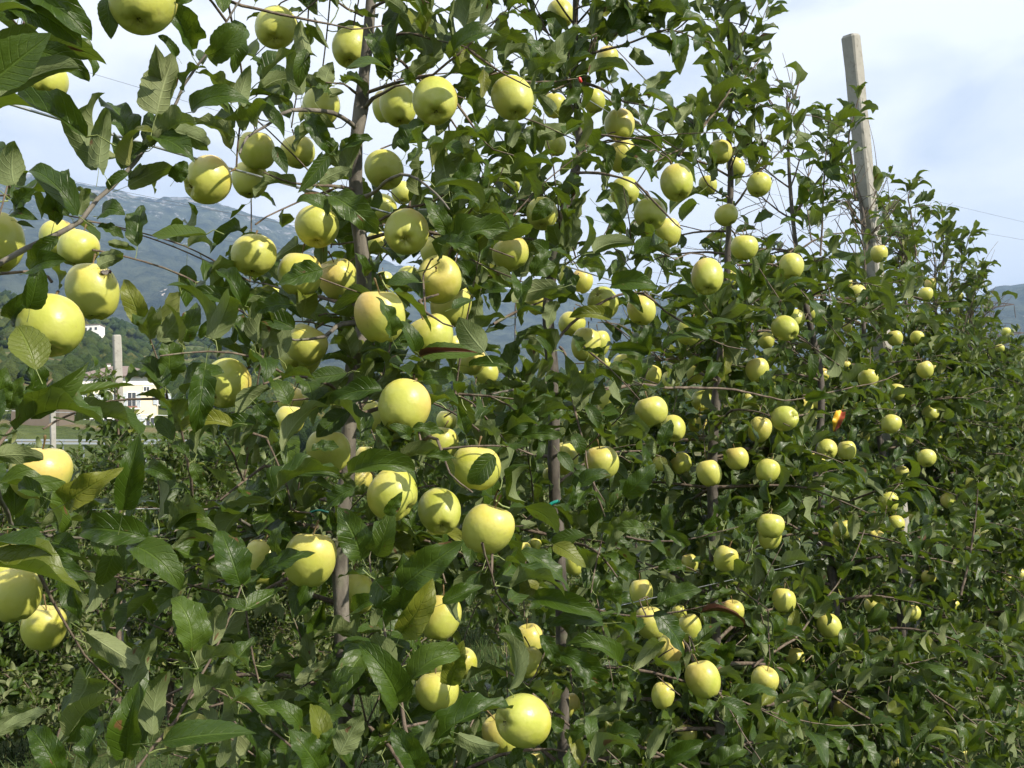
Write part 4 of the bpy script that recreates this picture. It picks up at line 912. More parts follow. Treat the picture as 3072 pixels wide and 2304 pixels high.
hill = polar_terrain('hillside', HILL, HB, HT, 90, 320, hill_el, hm, -1.15, 1.15, .02, 21)
hv = np.empty(len(hill.data.vertices) * 3, np.float32); hill.data.vertices.foreach_get('co', hv); hv = hv.reshape(-1, 3)
def hill_z(x, y):
    az, r = math.atan2(x, y), math.hypot(x, y)
    j = int(round((az + 1.15) / 2.30 * 319)); i = min(89, max(0, int(round(math.log(r / HB) / math.log(HT / HB) * 89))))
    return float(hv[i * 320 + j, 2])
def on_hill(px, r):
    az = az_el(px, 1300)[0]
    x, y = r * math.sin(az), r * math.cos(az)
    return Vector((x, y, hill_z(x, y)))

# woodland on the hillside: one mass of small rounded crowns
def blob(rg, n=5):
    v = [np.array([0, 0, 1.0])]; f = []
    for a in (.35, -.35):
        for k in range(n):
            g = 2 * math.pi * (k + (a > 0) * .5) / n
            v.append(np.array([math.cos(g) * .95, math.sin(g) * .95, a]))
    v.append(np.array([0, 0, -.9]))
    for k in range(n):
        k2 = (k + 1) % n
        f += [(0, 1 + k, 1 + k2), (1 + k, 1 + n + k, 1 + n + k2), (1 + k, 1 + n + k2, 1 + k2), (1 + n + k, 2 * n + 1, 1 + n + k2)]
    return np.array(v), np.array(f)
BV, BF = blob(NR)
wd = NT('woodland_leaves')
_r = wd.n('ShaderNodeAttribute', attribute_name='rnd').outputs['Fac']
_c = wd.ramp(_r, [(0.0, (.025, .055, .012)), (.45, (.065, .105, .022)), (.8, (.12, .15, .035)), (1.0, (.20, .18, .05))])
_n = wd.noise(wd.coord(), 1.3, 4, .7)
wd = wd.done(wd.bsdf(wd.mix(_n, _c, (.02, .03, .01)), .95, .1, wd.bump(_n, 1.0, 1.2)))
vs, fs, rs = [], [], []
nb = 0
for k in range(16000):
    az = NR.uniform(-.62, .55); r = 90 + 540 * NR.random() ** 1.0
    x, y = r * math.sin(az), r * math.cos(az)
    c = vnoise(np.array([x / 38.0]), np.array([y / 38.0]), 77)[0]
    if c < .36 or (x / y < -.28 and r < 175) or (r < 120): continue
    z = hill_z(x, y)
    if z < 1.5: continue
    s = NR.uniform(1.0, 2.3) * (.6 + c)
    a = NR.uniform(0, 6.28); rot = np.array([[math.cos(a), -math.sin(a), 0], [math.sin(a), math.cos(a), 0], [0, 0, 1]])
    V = (BV * (1 + .28 * NR.standard_normal(BV.shape))) @ rot * np.array([s, s, s * NR.uniform(.8, 1.3)]) + np.array([x, y, z + s * .5])
    vs.append(V); fs.append(BF + nb); nb += len(BV)
    rs.append(np.full(len(BV), min(1, max(0, NR.normal(.5, .25)))))
w = np_mesh('woodland', np.vstack(vs), [np.vstack(fs)], wd, attrs={'rnd': np.concatenate(rs)})
tag(w, 'mixed green woodland covering the hillside behind the cream house', 'woodland', kind='stuff')

# pale rock scar on the mountain flank
def ray_hit_mountain(px, py):
    mv = bpy.data.objects['mountain']
    d = (P(px, py, 1) - CAM).normalized()
    ok, loc, nrm, _ = mv.ray_cast(CAM, d)
    return (Vector(loc), Vector(nrm)) if ok else (None, None)
scar = simple_mat('bare_rock', (.30, .265, .23), .95, .1, .05, .35, .5)
bpy.context.view_layer.update()
vs, fs = [], []
for x0, y0, x1, y1, hh in ((376, 852, 430, 868, 16), (430, 868, 545, 872, 18), (360, 890, 388, 905, 24), (2990, 968, 3060, 945, 6)):
    n = 10
    for k in range(n):
        for m in range(3):
            t = k / n + NR.uniform(-.03, .03)
            px = x0 + (x1 - x0) * t; py = y0 + (y1 - y0) * t + NR.uniform(-.5, .5) * hh
            hit, nn = ray_hit_mountain(px, py)
            if hit is None: continue
            u = Vector((hit.y, -hit.x, 0)).normalized(); wv = nn.cross(u).normalized()
            s = NR.uniform(6, 13); b = len(vs); cc = hit + nn * 3.5
            for q in range(7):
                g = q / 7 * 6.283
                vs.append(cc + (u * math.cos(g) * s * NR.uniform(.7, 1.4) + wv * math.sin(g) * s * NR.uniform(.3, .8)))
            vs.append(hit + nn * 6)
            fs += [(b + q, b + (q + 1) % 7, b + 7) for q in range(7)]
sc = mesh_obj('rock_scar', vs, fs, scar)
tag(sc, kind='structure')

# ---------------------------------------------------------------- cream villa on the slope
WALL = simple_mat('cream_plaster', (.78, .70, .50), .9, .2, .8, .10)
WALL_W = simple_mat('white_plaster', (.82, .80, .76), .9, .2, .8, .08)
ROOF = simple_mat('grey_brown_roof_tile', (.21, .165, .145), .85, .2, 2.5, .35, .4)
SHUT = simple_mat('pale_blue_shutter', (.52, .57, .60), .7)
GLASS = simple_mat('dark_window_glass', (.05, .055, .06), .15, .6)
RED_ROOF = simple_mat('terracotta_tile', (.34, .16, .10), .85, .2, 2.5, .35)
HD = 130.0
c0 = P(239, 1132, HD); c1 = P(470, 1140, HD + 3)
ex = Vector((c1.x - c0.x, c1.y - c0.y, 0)); W_ = ex.length; ex.normalize()
ey = Vector((-ex.y, ex.x, 0)); ez = Vector((0, 0, 1))
ax = (ex, ey, ez)
top = c0.z; base = 5.0; Hh = top - base; DEP = 11.0
house = thing('villa', 'cream villa with white frieze, pale shutters and a brown hipped roof beyond the orchard', 'house', loc=(0, 0, 0))
def hp(u, v, z): return Vector((c0.x, c0.y, 0)) + ex * u + ey * v + ez * z
MB().box(hp(W_ / 2, DEP / 2, (base + top - 1.1) / 2), (W_ / 2, DEP / 2, (Hh - 1.1) / 2), ax).build('wall', WALL, house)
MB().box(hp(W_ / 2, DEP / 2, top - .55), (W_ / 2 + .06, DEP / 2 + .06, .55), ax).build('frieze', WALL_W, house)
MB().box(hp(.25, -.03, (base + top - 1.1) / 2), (.27, .06, (Hh - 1.1) / 2), ax).build('corner_pilaster', WALL_W, house)
rb = MB(); e = .7
cs = [hp(-e, -e, top), hp(W_ + e, -e, top), hp(W_ + e, DEP + e, top), hp(-e, DEP + e, top)]
cs += [v + ez * .16 for v in cs] + [hp(3.6, DEP / 2, top + 2.3), hp(W_ - 3.6, DEP / 2, top + 2.3)]
rb.v = cs; rb.f = [(3, 2, 1, 0), (0, 1, 5, 4), (1, 2, 6, 5), (2, 3, 7, 6), (3, 0, 4, 7), (4, 5, 9, 8), (5, 6, 9), (6, 7, 8, 9), (7, 4, 8)]
roof = rb.build('roof', ROOF, house)
MB().box(hp(3.2, 6.2, top + 2.0), (.22, .22, .6), ax).build('chimney', WALL_W, roof)
MB().box(hp(3.2, 6.2, top + 2.66), (.3, .3, .06), ax).build('chimney_cap', ROOF, roof)
def window(u, z, w, h, parent, o=hp, axs=ax, open_=True):
    f = MB()
    f.box(o(u, -.05, z + h / 2 + .06), (w / 2 + .1, .06, .07), axs); f.box(o(u, -.07, z - h / 2 - .06), (w / 2 + .16, .10, .06), axs)
    f.box(o(u - w / 2 - .04, -.05, z), (.05, .05, h / 2), axs); f.box(o(u + w / 2 + .04, -.05, z), (.05, .05, h / 2), axs)
    fr = f.build('window', WALL_W, parent)
    MB().box(o(u, -.02, z), (w / 2, .03, h / 2), axs).build('pane', GLASS, fr)
    MB().box(o(u, -.06, z), (.03, .03, h / 2), axs).build('mullion', WALL_W, fr)
    if open_:
        for s in (-1, 1):
            m = MB().box(o(u + s * (w * .5 + .36), -.09, z), (.27, .03, h / 2), axs)
            for k in range(7): m.box(o(u + s * (w * .5 + .36), -.13, z - h / 2 + (k + .5) * h / 7), (.22, .02, h / 22), axs)
            m.build('shutter', SHUT, fr)
zpx = lambda py: CAM.z + (1578 - py) / F * HD
for px, py, w, h in ((318, 1196, 1.0, 1.45), (472, 1198, 1.0, 1.45), (385, 1200, 1.0, 2.0), (318, 1275, 1.0, 1.7), (385, 1270, 1.1, 2.2), (437, 1276, 1.0, 1.8), (268, 1196, 1.0, 1.45), (268, 1275, 1.0, 1.7), (385, 1345, 1.1, 2.0), (318, 1345, 1.0, 1.5)):
    window((px - 239) / F * HD, zpx(py), w, h, house)
for px, py in ((427, 1163), (318, 1160)):
    window((px - 239) / F * HD, zpx(py) - .15, .7, .55, house, open_=False)
bal = MB().box(hp(6.36, -.55, zpx(1228)), (1.0, .5, .09), ax).build('balcony', WALL_W, house)
m = MB()
for k in range(13): m.bar(hp(5.4 + .16 * k, -1.02, zpx(1228)), hp(5.4 + .16 * k, -1.02, zpx(1228) + .95), .018)
m.bar(hp(5.38, -1.02, zpx(1228) + .97), hp(7.34, -1.02, zpx(1228) + .97), .035)
for u in (5.38, 7.34): m.bar(hp(u, -1.02, zpx(1228) + .97), hp(u, -.05, zpx(1228) + .97), .03)
m.build('railing', WIRE_DARK, bal)
MB().box(hp(6.36, -.7, zpx(1228) + .22), (.7, .12, .13), ax).build('planter', RED_ROOF, bal)
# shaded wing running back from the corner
c2 = P(112, 1195, HD + 16)
wx = Vector((c2.x - c0.x, c2.y - c0.y, 0)); WL = wx.length; wx.normalize(); wy = Vector((wx.y, -wx.x, 0))
wtop = CAM.z + (1580 - 1163) / F * (HD + 8)
wc = lambda u, v, z: Vector((c0.x, c0.y, 0)) + wx * u - wy * (v - 0.0) + ez * z
wyn = -wy
wax = (wx, wyn, ez)
WALL_SHADED = simple_mat('shade_toned_plaster', (.50, .45, .38), .9, .2, .8, .1)  # greyer, darker plaster: the shade on this side is put into the colour
hw = thing('farm_wing', 'wing toned grey beige for shade, with pale shutters, joined behind the cream villa corner', 'house')
sgn = 1 if (wc(0, 1, 0) - CAM).length > (wc(0, -1, 0) - CAM).length else -1
wc2 = lambda u, v, z: Vector((c0.x, c0.y, 0)) + wx * u + wyn * (v * sgn) + ez * z
MB().box(wc2(WL / 2 + .15, 4.2, (base - 2 + wtop) / 2), (WL / 2, 4, (wtop - base + 2) / 2), wax).build('wall', WALL_SHADED, hw)
rb = MB()
cs = [wc2(.1, -.4, wtop), wc2(WL + .7, -.4, wtop), wc2(WL + .7, 8.8, wtop), wc2(.1, 8.8, wtop)]
cs += [v + ez * .14 for v in cs] + [wc2(.2, 4.2, wtop + 1.4), wc2(WL - 1, 4.2, wtop + 1.4)]
rb.v = cs; rb.f = [(3, 2, 1, 0), (0, 1, 5, 4), (1, 2, 6, 5), (2, 3, 7, 6), (3, 0, 4, 7), (4, 5, 9, 8), (5, 6, 9), (6, 7, 8, 9), (7, 4, 8)]
rb.build('roof', ROOF, hw)
for u in (2.5, 6.5, 10.5, 14.0):
    for py in (1205, 1262):
        if u < WL - 1: window(u, CAM.z + (1582 - py) / F * (HD + u * .8), 1.0, 1.4, hw, o=lambda a, b, z: wc2(a, b * 1.0 + .18, z), axs=wax)
# low terracotta roofed shed before the wing
sp = P(130, 1215, 118.0)
sh = thing('shed', 'low shed with a terracotta roof beside the shade-toned wing', 'shed')
MB().box((sp.x, sp.y, sp.z / 2 + 2), (2.8, 2, sp.z / 2 - 2)).build('wall', simple_mat('shade_darkened_render', (.16, .13, .10), .9, .2, .8, .2), sh)  # wall colour darkened to stand in for shade
rb = MB(); rb.v = [Vector((sp.x + a * 3.1, sp.y + b * 2.3, sp.z)) for a, b in ((-1, -1), (1, -1), (1, 1), (-1, 1))] + [Vector((sp.x - 3.1, sp.y, sp.z + .9)), Vector((sp.x + 3.1, sp.y, sp.z + .9))]
rb.f = [(3, 2, 1, 0), (0, 1, 5, 4), (2, 3, 4, 5), (1, 2, 5), (3, 0, 4)]
rb.build('roof', RED_ROOF, sh)
# road rail in front of the villa
rail = thing('guard_rail', 'grey steel road guard rail crossing below the cream villa', 'guard rail')
a, b = P(-60, 1320, 92), P(560, 1322, 92)
m = MB(); dx = (b - a).normalized()
for zo in (0, -.28): m.box((a + b) / 2 + ez * zo, ((b - a).length / 2, .04, .09), (dx, Vector((-dx.y, dx.x, 0)).normalized(), ez))
m.build('beam', simple_mat('zinc_rail', (.50, .53, .56), .45, .5, metallic=.6), rail)
for k in range(11):
    pp = a.lerp(b, k / 10) + Vector((0, .12, 0))
    MB().bar(pp + ez * .12, Vector((pp.x, pp.y, pp.z - 5.5)), .07).build('post', WIRE, rail)
# white building on the hill
hb = on_hill(280, 430)
t0 = P(281, 990, 430)
w_ = thing('hill_building', 'small white flat-roofed building among the trees on the hill', 'building')
MB().box((t0.x, t0.y, t0.z - 1.5), (3.6, 3, 3.2)).build('wall', WALL_W, w_)
MB().box((t0.x, t0.y, t0.z + 1.8), (3.9, 3.3, .15)).build('roof', ROOF, w_)
for k in (-2.2, 0, 2.2): MB().box((t0.x + k, t0.y - 3.02, t0.z), (.5, .05, .6)).build('window', GLASS, w_)

# ---------------------------------------------------------------- trellis posts and wires
def post(name, label, path, wid, chamfer=.22):
    """square concrete post with chamfered edges following path [(point)], top first"""
    t = thing(name, label, 'post', group='concrete trellis posts')
    a, b = Vector(path[0]), Vector(path[1])
    if b.z > -.1: b = a + (b - a) * ((a.z + .3) / (a.z - b.z))
    d = (b - a).normalized()
    u = Vector((.79, .61, 0)); u = (u - d * u.dot(d)).normalized(); v = d.cross(u)
    h = wid / 2; c = h * chamfer
    prof = [(-h + c, -h), (h - c, -h), (h, -h + c), (h, h - c), (h - c, h), (-h + c, h), (-h, h - c), (-h, -h + c)]
    V, Fc = [], []
    L = (b - a).length; n = 26
    for k in range(-1, n + 1):
        s = 1.0 if k >= 0 else .82
        q = a + d * (L * max(k, 0) / n) - d * (.012 if k < 0 else 0)
        for (x, y) in prof:
            j = R.uniform(-.0015, .0015)
            V.append(q + u * (x * s + j) + v * (y * s + j))
    for k in range(n + 1):
        for i in range(8):
            j = (i + 1) % 8; Fc.append((k * 8 + i, k * 8 + j, k * 8 + 8 + j, k * 8 + 8 + i))
    Fc.append(tuple(reversed(range(8))))
    mesh_obj('shaft', V, Fc, CONCRETE, t, smooth=False)
    return t, a, d
POST_R = post('concrete_post', 'tall chamfered concrete post leaning above the far row of apple trees', (P(2553, 112, 4.95), P(2642, 985, 5.1)), .070)
POST_L = post('concrete_post', 'pitted concrete post standing before the cream villa', (P(350, 1009, 8.0), P(359, 1290, 8.0)), .060)
post('concrete_post', 'slim concrete post in front of the shade-toned wing', (P(157, 1160, 11.0), P(158, 1235, 11.0)), .055)
post('concrete_post', 'thin concrete post seen through the third and fourth tree against blue mountain', (P(2376, 1041, 13), P(2391, 1152, 13)), .065)
def rowA(D, h, off=0.0):
    """a point on the near row at depth D, height h"""
    x = .68 * D - 1.56 - off
    s = P(1536 + x / D * F, 1152, D)
    return Vector((s.x, s.y, h))
def wire(label, pts, r=.0015, mat=WIRE, sag=.0, cat='wire', name='trellis_wire', group='trellis wires'):
    C, rr = smooth_path(pts, [r] * len(pts), max(.3, (Vector(pts[0]) - Vector(pts[-1])).length / 40))
    V, f, t3 = tube_arrays(C, rr, 5)
    o = np_mesh(name, V, [f, t3], mat)
    return tag(o, label, cat, group)
wire('trellis wire running through the crowns just above head height', [rowA(.75, 2.18), rowA(1.4, 2.18), rowA(2.5, 2.205), rowA(5, 2.2), rowA(9, 2.2)], .0022)
wire('upper trellis wire reaching the tall post below its top', [rowA(1.2, 2.72), rowA(3.6, 2.70), rowA(5, 2.7), rowA(9, 2.7)], .0015)
wire('low trellis wire hidden among the lower branches of the near row', [rowA(2.4, 1.33), rowA(3.3, 1.33), rowA(5, 1.33), rowA(9, 1.33)], .0015)
wire('wire crossing in front of the villa balcony', [P(-300, 1222, 7.4), P(200, 1238, 8), P(480, 1246, 8.3), P(900, 1262, 9.5)], .003)
wire('lower wire of the second row, low beside the post', [P(-300, 1560, 7.4), P(330, 1527, 8), P(500, 1526, 8.3), P(900, 1500, 9.5)], .003)

# ---------------------------------------------------------------- pylon and its lines
PD = 250.0
py_ = thing('pylon', 'steel lattice power pylon with long cross arms before the blue mountain', 'pylon')
pz = lambda y: P(2968, y, PD).z
pc = P(2968, 1000, PD)
def legp(sx, sy, z):
    t = (pz(897) - z) / pz(897)
    w = .85 + 3.2 * t
    return Vector((pc.x + sx * w, pc.y + sy * w, z))
zt = pz(897)
m = MB()
for sx in (-1, 1):
    for sy in (-1, 1): m.bar(legp(sx, sy, zt), legp(sx, sy, -1), .11)
m.build('mast', STEEL, py_)
m = MB(); zz = zt; lv = []
while zz > 3:
    lv.append(zz); zz -= (2.2 + (zt - zz) * .05)
for a, b in zip(lv, lv[1:]):
    for q, r_ in (((-1, -1), (1, -1)), ((1, -1), (1, 1)), ((1, 1), (-1, 1)), ((-1, 1), (-1, -1))):
        m.bar(legp(*q, a), legp(*r_, b), .055, 3); m.bar(legp(*r_, a), legp(*q, b), .055, 3); m.bar(legp(*q, a), legp(*r_, a), .05, 3)
m.build('bracing', STEEL, py_)
ARMT = []
for ya, yb, reach in ((905, 922, 6.0), (993, 1011, 7.8)):
    for s in (-1, 1):
        m = MB(); z1, z0 = pz(ya), pz(yb)
        tip = Vector((pc.x + s * (1 + reach), pc.y, pz(yb - 7)))
        for sy in (-1, 1):
            m.bar(legp(s, sy, z1), tip, .10); m.bar(legp(s, sy, z0), tip, .12)
            for t in (.3, .38, .6): m.bar(legp(s, sy, z1).lerp(tip, t), legp(s, sy, z0).lerp(tip, t), .05, 3)
        m.build('cross_arm', STEEL, py_)
        im = MB(); im.bar(tip, tip - Vector((0, 0, 3.6)), .05)
        for k in range(9): im.bar(tip - Vector((0, 0, .6 + k * .3)), tip - Vector((0, 0, .7 + k * .3)), .17, 6)
        im.build('insulator', STEEL, py_)
        ARMT.append(tip - Vector((0, 0, 3.6)))
def line(label, a, b, r):
    a, b = Vector(a), Vector(b); pts = []
    for k in range(9):
        t = k / 8; p = a.lerp(b, t); pts.append(p - Vector((0, 0, 4 * t * (1 - t) * (b - a).length * .004)))
    wire(label, pts, r, WIRE_DARK, name='power_line', cat='cable', group='power lines to the pylon')
line('highest power line crossing the open sky beside the first trunk', P(-500, -12, 160), ARMT[0], .035)
line('power line passing low over the mountain crest at the edge', P(-500, 396, 160), ARMT[2], .035)
line('power line drawn across the mountain face under the crest', P(-500, 462, 175), ARMT[1], .030)
line('faint power line lower on the mountain face', P(-500, 548, 185), ARMT[3], .028)
line('thin power line in the bright sky beyond the tall post', P(2200, 452, 300), P(3400, 742, 240), .03)
line('second thin power line in bright sky, under the first beyond the post', P(2200, 560, 300), P(3400, 775, 240), .03)

# ---------------------------------------------------------------- haze
hz = MB().box((0, 1700, 590), (4300, 4200, 610))
hmz = bpy.data.materials.new('valley_air'); hmz.use_nodes = True
nt = hmz.node_tree; nt.nodes.clear()
o_ = nt.nodes.new('ShaderNodeOutputMaterial'); v_ = nt.nodes.new('ShaderNodeVolumePrincipled')
v_.inputs['Color'].default_value = (.41, .60, .92, 1); v_.inputs['Density'].default_value = 2.1e-4; v_.inputs['Anisotropy'].default_value = .1
nt.links.new(v_.outputs[0], o_.inputs['Volume'])
hz = hz.build('haze', hmz); tag(hz, kind='stuff')
# ================================================================ leaves
def leaf_variant(rg, nl, quality):
    """a leaf blade whose base is at the origin and tip at (1,0,0), top side +z, with its stalk behind; returns V, quads, uv, material index"""
    bend = rg.uniform(.4, 2.0) * (1 if rg.random() < .9 else -.4); fold = rg.uniform(.12, .75); twist = rg.uniform(-.7, .7)
    wav, wf, wp = rg.uniform(.02, .10), rg.uniform(1.3, 3.4), rg.uniform(0, 6.28)
    peak = rg.uniform(.38, .5)
    ts = np.linspace(0, 1, nl)
    a, b = peak * 1.55, (1 - peak) * 1.75
    w = ts ** a * (1 - ts) ** b; w = w / w.max()
    w[0] = .03; w[-1] = 0.004
    ang = bend * (ts - .5) * (1 + .4 * ts)
    st = np.diff(ts, prepend=0)
    cx, cz = np.cumsum(np.cos(ang) * st), np.cumsum(-np.sin(ang) * st)
    cyy = .06 * rg.uniform(-1, 1) * np.sin(ts * math.pi)
    C = np.stack([cx, cyy, cz], -1); C -= C[0]
    ch = C[-1]; L = np.linalg.norm(ch)
    e = ch / L; up = np.array([0, 0, 1.]); s = np.cross(up, e); s /= np.linalg.norm(s); n = np.cross(e, s)
    C = np.stack([C @ e, C @ s, C @ n], -1) / L
    T = np.gradient(C, axis=0); T /= np.linalg.norm(T, axis=1)[:, None]
    Nn = np.cross(T, np.array([0, 1., 0])); Nn /= np.linalg.norm(Nn, axis=1)[:, None]; Nn *= np.sign(Nn[:, 2:3] + 1e-9)
    S = np.cross(Nn, T)
    V, UV = [], []
    hw = .5
    cols = (-1, -.5, 0, .5, 1) if quality else (-1, 0, 1)
    for i in range(nl):
        tw = twist * (ts[i] - .3)
        s_ = S[i] * math.cos(tw) + Nn[i] * math.sin(tw); n_ = Nn[i] * math.cos(tw) - S[i] * math.sin(tw)
        for c in cols:
            ww = w[i] * hw * (1 + (.055 if (i % 2 and abs(c) == 1 and quality and 0 < i < nl - 1) else 0))
            f = fold * (1 - .35 * ts[i])
            z = abs(c) * ww * math.sin(f) * (1.0 if abs(c) < 1 else .86) + (wav * math.sin(wf * 6.28 * ts[i] + wp + (c > 0) * 2.0) * abs(c) ** 1.5 * min(1, w[i] * 1.5))
            V.append(C[i] + s_ * (c * ww * math.cos(f)) + n_ * z); UV.append((ts[i], .5 + .5 * c))
    k = len(cols); Q = []
    for i in range(nl - 1):
        for j in range(k - 1):
            Q.append((i * k + j, (i + 1) * k + j, (i + 1) * k + j + 1, i * k + j + 1))
    m = [0] * len(Q)
    # stalk
    b0 = len(V); r = .016
    sb = rg.uniform(-.06, .10)
    for p, q in ((np.array([.02, 0, -.006]), r * .9), (np.array([-.14, 0, sb]), r * .8), (np.array([-.32, 0, 0]), r * 1.15)):
        for g in (0, 2.09, 4.19):
            V.append(p + np.array([0, math.cos(g) * q, math.sin(g) * q])); UV.append((0, .5))
    for i in range(2):
        for j in range(3):
            j2 = (j + 1) % 3
            Q.append((b0 + i * 3 + j, b0 + i * 3 + j2, b0 + i * 3 + 3 + j2, b0 + i * 3 + 3 + j)); m.append(1)
    return np.array(V), np.array(Q), np.array(UV), np.array(m)
lrg = np.random.default_rng(5)
VAR_HI = [leaf_variant(lrg, 19, True) for _ in range(26)]
VAR_MID = [leaf_variant(lrg, 9, True) for _ in range(18)]
VAR_LO = [leaf_variant(lrg, 6, False) for _ in range(16)]
LEAF_MESH = {}
def leaf_mesh(i, pale, lo=False):
    k = (i, pale, lo)
    if k not in LEAF_MESH:
        V, Q, UV, m = (VAR_MID if lo else VAR_HI)[i]
        o = np_mesh('leaf', V, [Q], [LEAF_PALE if pale else LEAF, PETIOLE], uv=UV, midx=m)
        LEAF_MESH[k] = o.data
        bpy.data.objects.remove(o)
    return LEAF_MESH[k]

class Leaves:
    """all leaves of one tree: frames as arrays"""
    def __init__(s): s.p, s.x, s.z, s.L, s.w, s.fl, s.flag = [], [], [], [], [], [], 0.0
    def add(s, p, x, z, L, w):
        s.p.append(np.asarray(p, float)); s.x.append(np.asarray(x, float)); s.z.append(np.asarray(z, float)); s.L.append(L); s.w.append(w); s.fl.append(s.flag)
    def arrays(s):
        p, x, z = (np.array(a).reshape(-1, 3) for a in (s.p, s.x, s.z))
        x = x / np.linalg.norm(x, axis=1)[:, None]
        y = np.cross(z, x); y /= np.linalg.norm(y, axis=1)[:, None] + 1e-9
        z = np.cross(x, y)
        return p, x, y, z, np.array(s.L), np.array(s.w), np.array(s.fl)

SUNn = np.array(SUN)
def scatter_on_path(lv, C, rg, dens, L=.082, start=.15, cam_bias=0.0):
    """leaves set round a twig C with one every few centimetres, plus rosettes"""
    seg = np.linalg.norm(np.diff(C, axis=0), axis=1); tot = seg.sum(); cum = np.concatenate([[0], np.cumsum(seg)])
    step = .023 / max(dens, .05); s = tot * start + rg.uniform(0, step); phi = rg.uniform(0, 6.28)
    while s <= tot:
        k = min(len(C) - 2, int(np.searchsorted(cum, s) - 1)); k = max(0, k)
        f = (s - cum[k]) / (seg[k] + 1e-9)
        p = C[k] * (1 - f) + C[k + 1] * f; T = (C[k + 1] - C[k]) / (seg[k] + 1e-9)
        rosette = rg.random() < .22
        for q in range(rg.integers(3, 5) if rosette else 1):
            phi += 2.4 + rg.normal(0, .25)
            ref = np.array([.3, .2, .9]) if abs(T[2]) < .8 else np.array([1., 0, 0])
            u = np.cross(T, ref); u /= np.linalg.norm(u); v = np.cross(T, u)
            rad = u * math.cos(phi) + v * math.sin(phi)
            d = T * rg.uniform(.15, .9) + rad + np.array([0, 0, rg.uniform(-.45, .22)])
            if rosette: d = d + np.array([0, 0, .35])
            d /= np.linalg.norm(d)
            n = np.array([0, 0, 1.]) * .75 + SUNn * .45 + rg.normal(0, .42, 3) + rad * .25
            l = L * np.clip(rg.normal(1.0, .2), .5, 1.4) * (1.0 if s < tot * .9 else .7)
            lv.add(p + d * l * .30, d, n, l, rg.uniform(.36, .53))
        s += step * rg.uniform(.6, 1.5)

def join_leaves(name, arr, idx, variants, parent, seed, mats):
    """one mesh from the leaves idx of arr"""
    p, x, y, z, L, w, _ = (a[idx] for a in arr)
    rg = np.random.default_rng(seed); vid = rg.integers(0, len(variants), len(p))
    Vs, Qs, UVs, ms, rn = [], [], [], [], []; n0 = 0
    for k, (V, Q, UV, m) in enumerate(variants):
        j = np.where(vid == k)[0]
        if not len(j): continue
        A = (p[j][:, None] + V[None, :, 0:1] * (x[j] * L[j, None])[:, None] + V[None, :, 1:2] * (y[j] * (L[j] * w[j])[:, None])[:, None] * 1.0 + V[None, :, 2:3] * (z[j] * (L[j] * .95)[:, None])[:, None])
        nj, nv = len(j), len(V)
        Vs.append(A.reshape(-1, 3)); Qs.append((Q[None] + (n0 + np.arange(nj) * nv)[:, None, None]).reshape(-1, 4))
        UVs.append(np.tile(UV, (nj, 1))); ms.append(np.tile(m, nj)); rn.append(np.repeat(rg.random(nj), nv)); n0 += nj * nv
    if not Vs: return None
    o = np_mesh(name, np.vstack(Vs), [np.vstack(Qs)], mats, parent, {'rnd': np.concatenate(rn)}, np.vstack(UVs), np.concatenate(ms))
    o['kind'] = 'stuff'
    return o
def leaf_matrix(p, x, y, z, L, w):
    return Matrix(((x[0] * L, y[0] * L * w, z[0] * L * .95, p[0]), (x[1] * L, y[1] * L * w, z[1] * L * .95, p[1]), (x[2] * L, y[2] * L * w, z[2] * L * .95, p[2]), (0, 0, 0, 1)))

# ================================================================ fruit positions
apples = []
for tile, lst in APPLES.items():
    for a in lst:
        x, y, w, h, cal, lab = a
        px, py = Z(tile, x, y); wp = w / 2.16; hp_ = (h or w * 1.0) / 2.16
        D = .079 * F / wp
        Drow = 1.56 / max(.10, .68 - (px - 1536) / F)
        if px > 1500: D = min(D, Drow + .35)
        D = min(D, 9.6)
        apples.append(dict(px=px, py=py, D=D, r=wp * D / F / 2, asp=np.clip(hp_ / wp * (1.0 if h else 1.0 + .05 * math.sin(px * 7.1)), .86, 1.14), cal=cal, label=lab, own=lab not in SHARED_GROUPS))
xr = np.random.default_rng(61)
for _ in range(400):
    if sum(1 for a in apples if a.get('x')) >= 26: break
    px = xr.uniform(2000, 3050); py = xr.uniform(980, 2050) if xr.random() < .75 else xr.uniform(700, 1200)
    if py < 640 + (px - 2500) * .55: continue
    Dr = 1.56 / max(.12, .68 - (px - 1536) / F); D = min(9.4, Dr * xr.uniform(.86, 1.0)) - xr.uniform(.1, .5)
    r = .039 * xr.uniform(.85, 1.1); w = 2 * r * F / D
    if any(math.hypot(a['px'] - px, a['py'] - py) < (w + 2 * a['r'] * F / a['D']) * .62 + 8 for a in apples): continue
    lab = FAR if px > 2840 else (LOWF if py > 1450 else S)
    apples.append(dict(px=px, py=py, D=D, r=r, asp=xr.uniform(.9, 1.05), cal=None, label=lab, own=False, x=1))
# hold overlapping fruit apart: the smaller in the picture goes back
for it in range(30):
    moved = False
    for i, a in enumerate(apples):
        for b in apples[i + 1:]:
            if abs(a['px'] - b['px']) > 220 or abs(a['py'] - b['py']) > 220: continue
            pa, pb = P(a['px'], a['py'], a['D']), P(b['px'], b['py'], b['D'])
            need = (a['r'] + b['r']) * .97
            if (pa - pb).length < need:
                q = b if b['D'] >= a['D'] else a
                f = (q['D'] + .012) / q['D']; q['D'] *= f; q['r'] *= f; moved = True
    if not moved: break
for a in apples: a['c'] = np.array(P(a['px'], a['py'], a['D']))
AC = np.array([a['c'] for a in apples]); AR = np.array([a['r'] for a in apples])
APX, APY, APD = project(AC); APR = AR * F / APD

